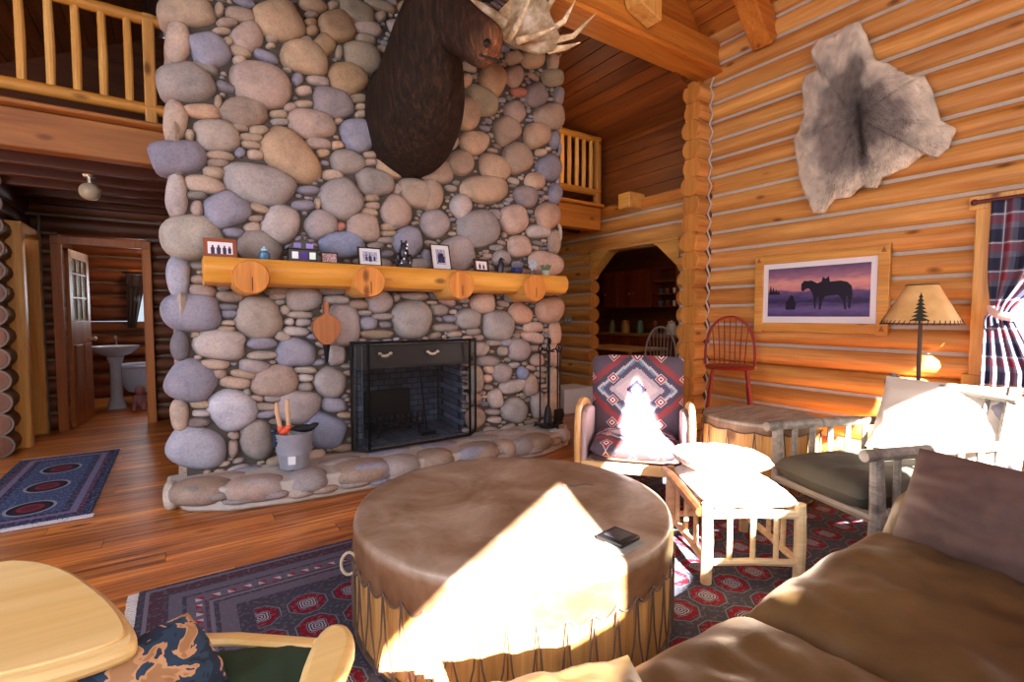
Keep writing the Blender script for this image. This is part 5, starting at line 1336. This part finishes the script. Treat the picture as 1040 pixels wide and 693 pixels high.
# ================================================================== SIDE DRUM TABLE
N = NT('grey_wood_hide'); v = N.obj((1,5,1)); gh = N.out(N.mix(1, N.ramp(N.noise(v, 4, 5, .6, .6), [(.3,'6c6258'),(.55,'9a9084'),(.75,'bcb2a4')]), N.col(), 'MULTIPLY'), .5)
drum('drum_side_table', 'small drum side table with scalloped hide rim between the two armchairs', 3.52, 1.98, .385, .56, 22, 14, gh, .075, dn=.012)
# ================================================================== LAMP
lt = thing('floor_lamp', 'slim iron lamp with a parchment shade bearing a pine tree, right of the print', 'lamp', (4.3, 1.28, 0)); 
m = MB(); m.lathe([(0,0),(.14,0),(.14,.012),(.05,.03),(.02,.06),(0,.06)], n=24); build('base', m, M['iron'], lt)
m = MB(); m.tube([(0,0,.05),(.004,0,.5),(0,0,1.0),(0,0,1.3)], [.014,.013,.014,.012], 10); build('pole', m, plain('bark_brown_iron', '4c3c34', .6), lt)
N = NT('parchment_shade'); shade_m = N.out(N.mix(1, N.ramp(N.noise(N.obj(), 8, 4), [(.3,'c89858'),(.7,'e4bc80')]), N.col(), 'MULTIPLY'), .6); N.b.inputs['Transmission Weight'].default_value = 0.0
m = MB(); m.lathe([(.225,1.24),(.222,1.25),(.09,1.505),(.088,1.51)], n=40); m.lathe([(.221,1.24),(.218,1.25),(.087,1.505),(.085,1.51)], n=40); sh = build('shade', m, shade_m, lt)
m = MB()
for r, z in ((.226,1.24),(.09,1.508)): m.tube([(r*math.cos(a), r*math.sin(a), z) for a in np.linspace(0, 2*PI, 33)[:-1]], .006 if z < 1.3 else .004, 6, closed=True)
for k in range(44): a = 2*PI*k/44; m.tube([(.232*math.cos(a), .232*math.sin(a), 1.232),(.216*math.cos(a+.05), .216*math.sin(a+.05), 1.262)], .0035, 4)
build('laced_rim', m, plain('dark_shade_lacing', '3a2c28', .7), sh)
def SP(a, z): r = .2275-(z-1.245)*(.2275-.0925)/.26; return (r*math.cos(a), r*math.sin(a), z)
for a0, sc in ((math.radians(-165),1.0),(math.radians(-75),.9),(math.radians(105),.9),(math.radians(15),.8)):
    m = MB()
    for i in range(7):
        z0 = 1.262+.026*i*sc; w = (.26-.028*i)*1.0; m.add([SP(a0-w, z0), SP(a0, z0-.004), SP(a0+w, z0), SP(a0+w*.35, z0+.02*sc), SP(a0, z0+.038*sc), SP(a0-w*.35, z0+.02*sc)], [(0,1,4,5),(1,2,3,4)])
    m.add([SP(a0-.03,1.245), SP(a0+.03,1.245), SP(a0+.03,1.27), SP(a0-.03,1.27)], [(0,1,2,3)])
    build('pine_silhouette', m, plain('dark_green_cutout', '24281c', .7), sh, smooth=False)
m = MB(); m.cyl((0,0,1.28),(0,0,1.34), .018); m.ell((0,0,1.385),(.03,.03,.045)); build('bulb', m, M['white'], lt)
for k in range(3): m = MB(); a = 2*PI*k/3; m.tube([(0,0,1.49),(.085*math.cos(a),.085*math.sin(a),1.505)], .002, 4); build('spider_arm', m, M['iron'], sh)
# ================================================================== RED WINDSOR STOOL CHAIR and KITCHEN CHAIR
def windsor(name, label, cat, loc, rz, seat, top, w, mt, nsp=7, leg_w=1.0):
    t = thing(name, label, cat, loc, rz)
    m = MB(); m.ell((0,0,seat),(w*.5,w*.46,.024), n=28, m=8, e=.7); build('seat', m, mt, t)
    for sx_ in (-1, 1):
        for sy_ in (-1, 1):
            m = MB(); a = (sx_*w*.33, sy_*w*.28, seat-.01); b = (sx_*w*.5*leg_w, sy_*w*.46*leg_w, 0)
            L = lambda q: tuple(a[i]+(b[i]-a[i])*q for i in range(3)); m.tube([L(0),L(.12),L(.2),L(.3),L(.5),L(.62),L(.66),L(.72),L(1)], [.014,.018,.013,.02,.019,.014,.02,.015,.01], 10); build('leg', m, mt, t)
    m = MB()
    for sx_ in (-1, 1): m.tube([(sx_*w*.42,-w*.37,seat*.45),(sx_*w*.42,w*.37,seat*.45)], [.009,.009], 8)
    m.tube([(-w*.42,0,seat*.45),(w*.42,0,seat*.45)], .01, 8); m.tube([(-w*.45,-w*.39,seat*.3),(w*.45,-w*.39,seat*.3)], .01, 8); build('stretcher', m, mt, t)
    m = MB(); hoop = []
    H = top-seat
    for k in range(25): a = PI*k/24; hoop.append((w*.5*math.cos(a)*(1+.08*math.sin(a)), w*.36+.1*math.sin(a)**.8*(H/.5), seat+H*math.sin(a)**.72))
    m.tube(hoop, .014, 8); build('bow', m, mt, t)
    for k in range(nsp):
        q = -1+2*(k+1)/(nsp+1); x = w*.4*q; a = math.acos(max(-1, min(1, q*.93))); zz = seat+H*math.sin(a)**.72; m = MB(); m.tube([(x,w*.36,seat),((x+w*.5*math.cos(a))/2, w*.36+.05, (seat+zz)/2),(w*.5*math.cos(a)*(1+.08*math.sin(a)), w*.36+.1*math.sin(a)**.8*(H/.5), zz)], [.006,.0075,.005], 6); build('spindle', m, mt, t)
    return t
red = plain('barn_red_paint', '8a2218', .4, var=.15)
windsor('windsor_stool_chair', 'tall red painted bow back Windsor chair in front of the log corner', 'chair', (4.46, 2.82, 0), math.radians(-57), .79, 1.28, .46, red)
windsor('windsor_chair', 'grey bow back Windsor chair inside the dim kitchen beyond the arch', 'chair', (5.75, 4.72, 0), math.radians(-50), .5, 1.12, .44, plain('grey_pale_paint', 'a49c90', .5))

# ================================================================== SOFA
N = NT('brown_leather'); v = N.obj(); lc = N.ramp(N.noise(v, 4, 5, .6), [(.3,'544026'),(.55,'665032'),(.8,'78603e')]); N.bump(N.noise(v, 6, 5, .55, 1.2), .3, .012); leather = N.out(N.mix(1, lc, N.col(), 'MULTIPLY'), .45, spec=.5)
sf = thing('leather_sofa', 'long brown leather sofa filling the lower right foreground', 'sofa', (1.5, .4, 0))
so_ = sf.location
m = MB(); m.box((1.5,.38,.18),(2.0,.84,.24)); build('base', m, leather, sf, so_, bevel=.03)
for cx_, w in ((.94,.92),(1.9,1.0)):
    m = MB(); cushion(m, (cx_,.36,.375), (w,.96,.19), .16, .012, cx_*7, 40); build('seat_cushion', m, leather, sf, so_, angle=85)
    m = MB(); cushion(m, (cx_,-.12,.68), (w,.5,.2), .4, .012, cx_*3, 24, rot=(math.radians(80),0,0)); build('back_cushion', m, leather, sf, so_, angle=85)
m = MB(); cushion(m, (2.52,.34,.36), (.22,1.0,.56), .12, .006, 3, 24); build('arm', m, leather, sf, so_, angle=85)
m = MB(); cushion(m, (.36,.3,.36), (.2,.9,.5), .12, .006, 4, 24); build('arm', m, leather, sf, so_, angle=85)
m = MB(); m.box((1.5,-.28,.42),(2.1,.16,.76)); build('back_frame', m, leather, sf, so_, bevel=.05)
for x in (.6, 2.4):
    for y in (.0, .7): m = MB(); m.cyl((x,y,0),(x,y,.08), .03); build('foot', m, M['dpine_z'], sf, so_)
def orient(o, loc, zf, up=Vector((0,0,1))):
    zf = Vector(zf).normalized(); xr = Vector(up).cross(zf).normalized(); yu = zf.cross(xr); o.rotation_euler = Matrix((xr, yu, zf)).transposed().to_euler(); o.location = loc
N = NT('mauve_suede'); v = N.obj(); N.bump(N.noise(v, 5, 4, .5, 1.0), .3, .012); suede = N.out(N.ramp(N.noise(v, 5, 5, .6), [(.3,'4c3a36'),(.6,'604a44'),(.8,'705850')]), .7, spec=.3)
pl = MB(); cushion(pl, (0,0,0), (.66,.37,.15), .4, .01, 51, 34, pinch=.03); p_ = build('suede_pillow', pl, suede, angle=85); orient(p_, (2.27,.40,.605), (-.9,.2,.42)); tag(p_, 'mauve brown suede pillow leaning against the right arm of the leather sofa', 'pillow')
pl = MB(); cushion(pl, (0,0,0), (.46,.4,.12), .3, .01, 61, 30, pinch=.08); p_ = build('leather_pillow', pl, leather, angle=85); p_.location = (.56, .60, .51); p_.rotation_euler = (.03, -.05, math.radians(72)); tag(p_, 'tan leather pillow on the left end of the sofa before the drum table', 'pillow')

# ================================================================== NEAR CHAIR, lower left
nc = thing('tablet_arm_chair', 'blond wood chair with a wide rounded tablet arm and green seat, lower left corner', 'chair', (.0, 1.0, 0)); no = nc.location
TAB = [(-0.547,1.889),(-0.455,1.973),(-0.359,1.902),(-0.266,1.767),(-0.173,1.561),(-0.129,1.443),(-0.100,1.337),(-0.101,1.286),(-0.161,1.272),(-0.220,1.272),(-0.263,1.275),(-0.360,1.295),(-0.504,1.576)]
def chaikin(P, k=2):
    for _ in range(k): P = [q for i in range(len(P)) for q in ((P[i][0]*.75+P[(i+1)%len(P)][0]*.25, P[i][1]*.75+P[(i+1)%len(P)][1]*.25), (P[i][0]*.25+P[(i+1)%len(P)][0]*.75, P[i][1]*.25+P[(i+1)%len(P)][1]*.75))]
    return P
TAB = chaikin(TAB)
m = MB(); m.prism(TAB, 'z', .565, .6); ta = build('tablet_arm', m, M['blond_x'], nc, no, bevel=.012)
TI = [(x+(-.33-x)*.10, y+(1.62-y)*.10) for x, y in TAB]
m = MB(); m.prism(TI, 'z', .598, .606); build('raised_panel', m, M['blond_x'], ta, no, bevel=.004)
RA = [(0.170,1.017),(0.197,1.084),(0.229,1.140),(0.262,1.170),(0.290,1.164),(0.308,1.130),(0.300,1.072),(0.273,1.022),(0.225,0.949),(0.177,0.860),(0.109,0.870)]
RA = chaikin(RA, 1)
m = MB(); m.prism(RA, 'z', .53, .58); build('armrest', m, M['blond_x'], nc, no, bevel=.018)
for nm, p in (('front_leg', (-.11,1.5)), ('front_leg', (.25,1.22)), ('back_leg', (-.22,.72)), ('back_leg', (.12,.64))): m = MB(); m.tube([(p[0],p[1],0.0),(p[0],p[1],.41 if nm == 'front_leg' else .55)], .022, 10); build(nm, m, M['blond_z'], nc, no)
m = MB(); m.tube([(-.06,1.59,.42),(.1,1.475,.43),(.27,1.35,.42)], [(.02,.014)]*3, 8); build('front_rail', m, M['blond_x'], nc, no)
m = MB(); cushion(m, (.05,1.2,.39), (.4,.56,.09), .3, .006, 71, rot=(0,0,math.radians(-19))); build('seat_cushion', m, plain('forest_green_cloth', '26402e', .9), nc, no, angle=85)
N = NT('blue_and_tan_tapestry'); v = N.obj(); tp = N.out(N.ramp(N.noise(v, 14, 3, .5, .6), [(.35,'a8805c'),(.45,'c49c78'),(.5,'28405c'),(.6,'1c2c44'),(.68,'b88c78')], 'CONSTANT'), .9)
pl = MB(); cushion(pl, (0,0,0), (.24,.2,.12), .45, .006, 81, 20); p_ = build('tapestry_pillow', pl, tp, angle=85); orient(p_, (-.07,1.33,.49), (.3,-.5,.7)); tag(p_, 'small blue and tan tapestry pillow beside the tablet arm in the lower left corner', 'pillow')
t = thing('slatted_stand', 'low pale slatted wooden stand lit by sun between near chair and drum', 'stand', (.40, 1.27, 0))
for k in range(4): m = MB(); m.box((0.0+.02*k, .0-.035*k, .28), (.2,.02,.014), (0,0,-.35)); build('slat', m, M['peeled'], t, bevel=.003)
for x, y in ((-.08,.02),(.1,-.04),(-.04,-.1),(.14,-.16)): m = MB(); m.cyl((x,y,0),(x,y,.272), .012); build('leg', m, M['peeled'], t)

# ================================================================== HALL, BATHROOM, KITCHEN THINGS
t = thing('pendant_lamp', 'small unlit white globe lamp hanging under the loft in the dark hall', 'lamp', (-.62, 5.6, 2.36))
N = NT('opal_glass'); m = MB(); m.ell((0,0,0),(.08,.08,.075), n=20, m=12); build('globe', m, N.out('9c9078', .3), t); m = MB(); m.cyl((0,0,.07),(0,0,.14), .02); m.lathe([(0,.14),(.05,.14),(.04,.12),(0,.115)], n=14); build('cap', m, M['brass'], t)
t = thing('clawfoot_bathtub', 'white roll top bathtub under the curtained bathroom window', 'bathtub', (-.1, 9.0, 0)); enam = plain('bath_enamel', 'b4bccc', .15, var=.02)
def tub(inner):
    m = MB(); pr_ = [(.5,.15),(.8,.2),(.95,.35),(1.0,.56)] if not inner else [(.3,.2),(.72,.24),(.88,.36),(.95,.56)]
    vs = []; fs = []; n = 32
    for s, z in pr_: vs += [(.72*s*math.copysign(abs(math.cos(2*PI*k/n))**.7, math.cos(2*PI*k/n)), .36*s*math.copysign(abs(math.sin(2*PI*k/n))**.8, math.sin(2*PI*k/n)), z) for k in range(n)]
    for i in range(3):
        for k in range(n): fs.append((i*n+k, i*n+(k+1) % n, (i+1)*n+(k+1) % n, (i+1)*n+k))
    fs.append(tuple(range(n))); m.add(vs, fs); return m
build('shell', tub(0), enam, t); build('basin', tub(1), enam, t)
m = MB(); m.tube([(.7*math.copysign(abs(math.cos(a))**.7, math.cos(a)), .35*math.copysign(abs(math.sin(a))**.8, math.sin(a)), .565) for a in np.linspace(0, 2*PI, 33)[:-1]], .025, 8, closed=True); build('rim', m, enam, t)
for x in (-.4,.4):
    for y in (-.2,.2): m = MB(); m.tube([(x,y,.2),(x*1.1,y*1.2,.1),(x*1.05,y*1.3,.02)], [.03,.02,.035], 8); build('claw_foot', m, M['iron'], t)
t = thing('pedestal_sink', 'white pedestal sink beside the open bathroom door', 'sink', (-.78, 8.75, 0))
m = MB(); m.lathe([(0,0),(.12,0),(.1,.05),(.07,.15),(.065,.6),(.1,.72),(0,.72)], n=20); build('pedestal', m, enam, t)
m = MB(); m.lathe([(.08,.72),(.18,.76),(.27,.84),(.28,.87),(.25,.87),(.16,.8),(0,.78)], n=28); build('bowl', m, enam, t)
m = MB(); m.tube([(0,.2,.86),(0,.2,.98),(0,.1,1.0),(0,.08,.96)], .012, 8); build('tap', m, M['brass'], t)
m = MB(); m.ell((-.5,8.35,.14),(.09,.07,.1)); m.ell((-.5,8.35,.28),(.06,.06,.06)); m.tube([(-.55,8.3,.12),(-.56,8.22,.02)], .028, 8); m.tube([(-.46,8.3,.12),(-.45,8.22,.02)], .028, 8)
tag(build('rag_doll', m, plain('dusty_pink_cloth', '8a5c5c', .9)), 'small pinkish cloth doll sitting on the bathroom floor below the sink', 'doll')
# bathroom curtains
t = thing('dark_curtain', 'dark draped curtain over the small bathroom window', 'curtain', (-.28, 9.72, 1.9)); 
N = NT('dark_green_drape'); dc = N.out(N.mix(.5, '2c3430', '402830'), .9)
m = MB(); m.cyl((-.46,0,.06),(.46,0,.06), .014); build('rod', m, M['iron'], t)
m = MB(); m.grid(lambda u, v: (-.42+.84*u, -.02+.015*math.sin(u*40), .05-.2*v-.03*math.sin(u*PI*3)), 40, 4); q = build('valance', m, dc, t); q.modifiers.new('s', 'SOLIDIFY').thickness = .006
for s_ in (-1, 1):
    m = MB(); m.grid(lambda u, v: (s_*(.42-.26*u*(1-.6*v)), -.005+.015*math.sin(u*22), .0-.8*v), 20, 8); q = build('drape', m, dc, t); q.modifiers.new('s', 'SOLIDIFY').thickness = .006
# kitchen shell
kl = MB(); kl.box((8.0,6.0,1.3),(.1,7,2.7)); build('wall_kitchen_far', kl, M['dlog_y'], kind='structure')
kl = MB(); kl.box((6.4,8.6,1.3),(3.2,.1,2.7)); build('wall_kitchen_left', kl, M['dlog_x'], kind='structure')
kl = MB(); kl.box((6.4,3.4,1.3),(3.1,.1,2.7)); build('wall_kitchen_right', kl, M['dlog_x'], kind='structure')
kl = MB(); kl.box((6.5,6.0,2.7),(3.3,5.4,.1)); build('ceiling_kitchen', kl, M['plank_y'], kind='structure', smooth=False)
kl = MB(); kl.box((5.9,5.6,2.5),(.2,4.5,.22)); build('ceiling_kitchen_beam', kl, M['plank_y'], kind='structure', bevel=.01)
cab = wood('cherry_cabinet', '6a2a14', '94441f', 'z', .35)
def cabinet(name, label, x, y0, y1, z0, z1, nd, dep=.34, glass=False):
    t = thing(name, label, 'cabinet', (x, (y0+y1)/2, z0)); o_ = t.location
    m = MB(); m.box((x,(y0+y1)/2,(z0+z1)/2),(dep,y1-y0,z1-z0)); build('body', m, cab, t, o_, bevel=.006); w = (y1-y0)/nd
    for k in range(nd):
        yc = y0+w*(k+.5); m = MB(); m.box((x-dep/2-.012,yc,(z0+z1)/2),(.02,w-.02,z1-z0-.05)); m.box((x-dep/2-.024,yc,(z0+z1)/2),(.006,w-.14,z1-z0-.17), col=(.8,.8,.8)); d_ = build('door', m, cab, t, o_, bevel=.004)
        m = MB(); m.ell((x-dep/2-.035,yc+(w*.36 if k%2 == 0 else -w*.36),(z0+z1)/2-.1),(.014,.014,.014)); build('knob', m, M['brass'], d_, o_)
    return t
cabinet('wall_cabinet', 'reddish wooden wall cabinet in the kitchen seen through the arch', 7.75, 6.55, 7.75, 1.45, 2.2, 3)
cabinet('wall_cabinet', 'narrower reddish wall cabinet right of the open shelves in the kitchen', 7.75, 4.9, 5.9, 1.45, 2.2, 2)
cabinet('base_cabinet', 'long reddish base cabinet under the kitchen worktop', 7.68, 4.9, 7.9, 0.0, .88, 6, dep=.5)
m = MB(); m.box((7.66,6.4,.91),(.58,3.04,.05)); tag(build('kitchen_worktop', m, wood('worktop_maple', '8a5c30', 'b08048', 'y', .35), bevel=.006), 'long wooden worktop running under the kitchen wall cabinets', 'worktop')
t = thing('open_shelves', 'open shelf unit between the two kitchen wall cabinets', 'shelf', (7.78, 6.22, 1.45)); o_ = t.location
for z in (1.46,1.7,1.94,2.19): m = MB(); m.box((7.78,6.22,z),(.28,.6,.022)); build('shelf', m, cab, t, o_)
for y in (5.925,6.515): m = MB(); m.box((7.78,y,1.82),(.28,.022,.75)); build('side', m, cab, t, o_)
jc = ['6c7048','9c8454','d8d4c8','70402c','507060','b89058']
for k in range(7):
    y = 5.2+.38*k; m = MB(); r = .06+.015*(k % 3); m.lathe([(0,0),(r,0),(r,.16+.02*(k%2)),(r*.7,.2),(r*.72,.215),(0,.215)], n=16); m.lathe([(0,.215),(r*.75,.215),(r*.75,.245),(r*.3,.25),(0,.27)], n=16)
    j_ = build('storage_jar', m, plain('jar_%d' % k, jc[k % 6], .3)); j_.location = (7.55, y, .935); tag(j_, 'lidded storage jar on the kitchen worktop, %s from the right' % ['first','second','third','fourth','fifth','sixth','seventh'][k], 'jar', 'jars on the kitchen worktop')
for k in range(6):
    m = MB(); m.lathe([(0,0),(.04,0),(.05,.1),(.045,.1),(.036,.01),(0,.01)], n=14); b_ = build('drinking_mug', m, plain('mug_%d' % k, ['c8c4bc','7c3c2c','4c5c70'][k%3], .3)); b_.location = (7.76, 6.05+.17*(k%3), 1.472+.24*(k//3)); tag(b_, ['right','middle','left'][k%3]+' mug of three on the '+['lowest','second'][k//3]+' open kitchen shelf', 'mug', 'mugs on the kitchen shelves')
t = thing('kitchen_table', 'wooden kitchen table with pale edge just beyond the arch', 'table', (6.2, 5.95, 0)); 
m = MB(); m.box((0,0,.74),(.9,1.3,.035)); build('top', m, wood('table_pine','a87440','cc9c60','y',.35), t, bevel=.008)
for x in (-.38,.38):
    for y in (-.58,.58): m = MB(); m.lathe([(.03,0),(.025,.1),(.035,.4),(.028,.6),(.035,.72)], (x,y,0), 12); build('leg', m, M['dpine_z'], t)
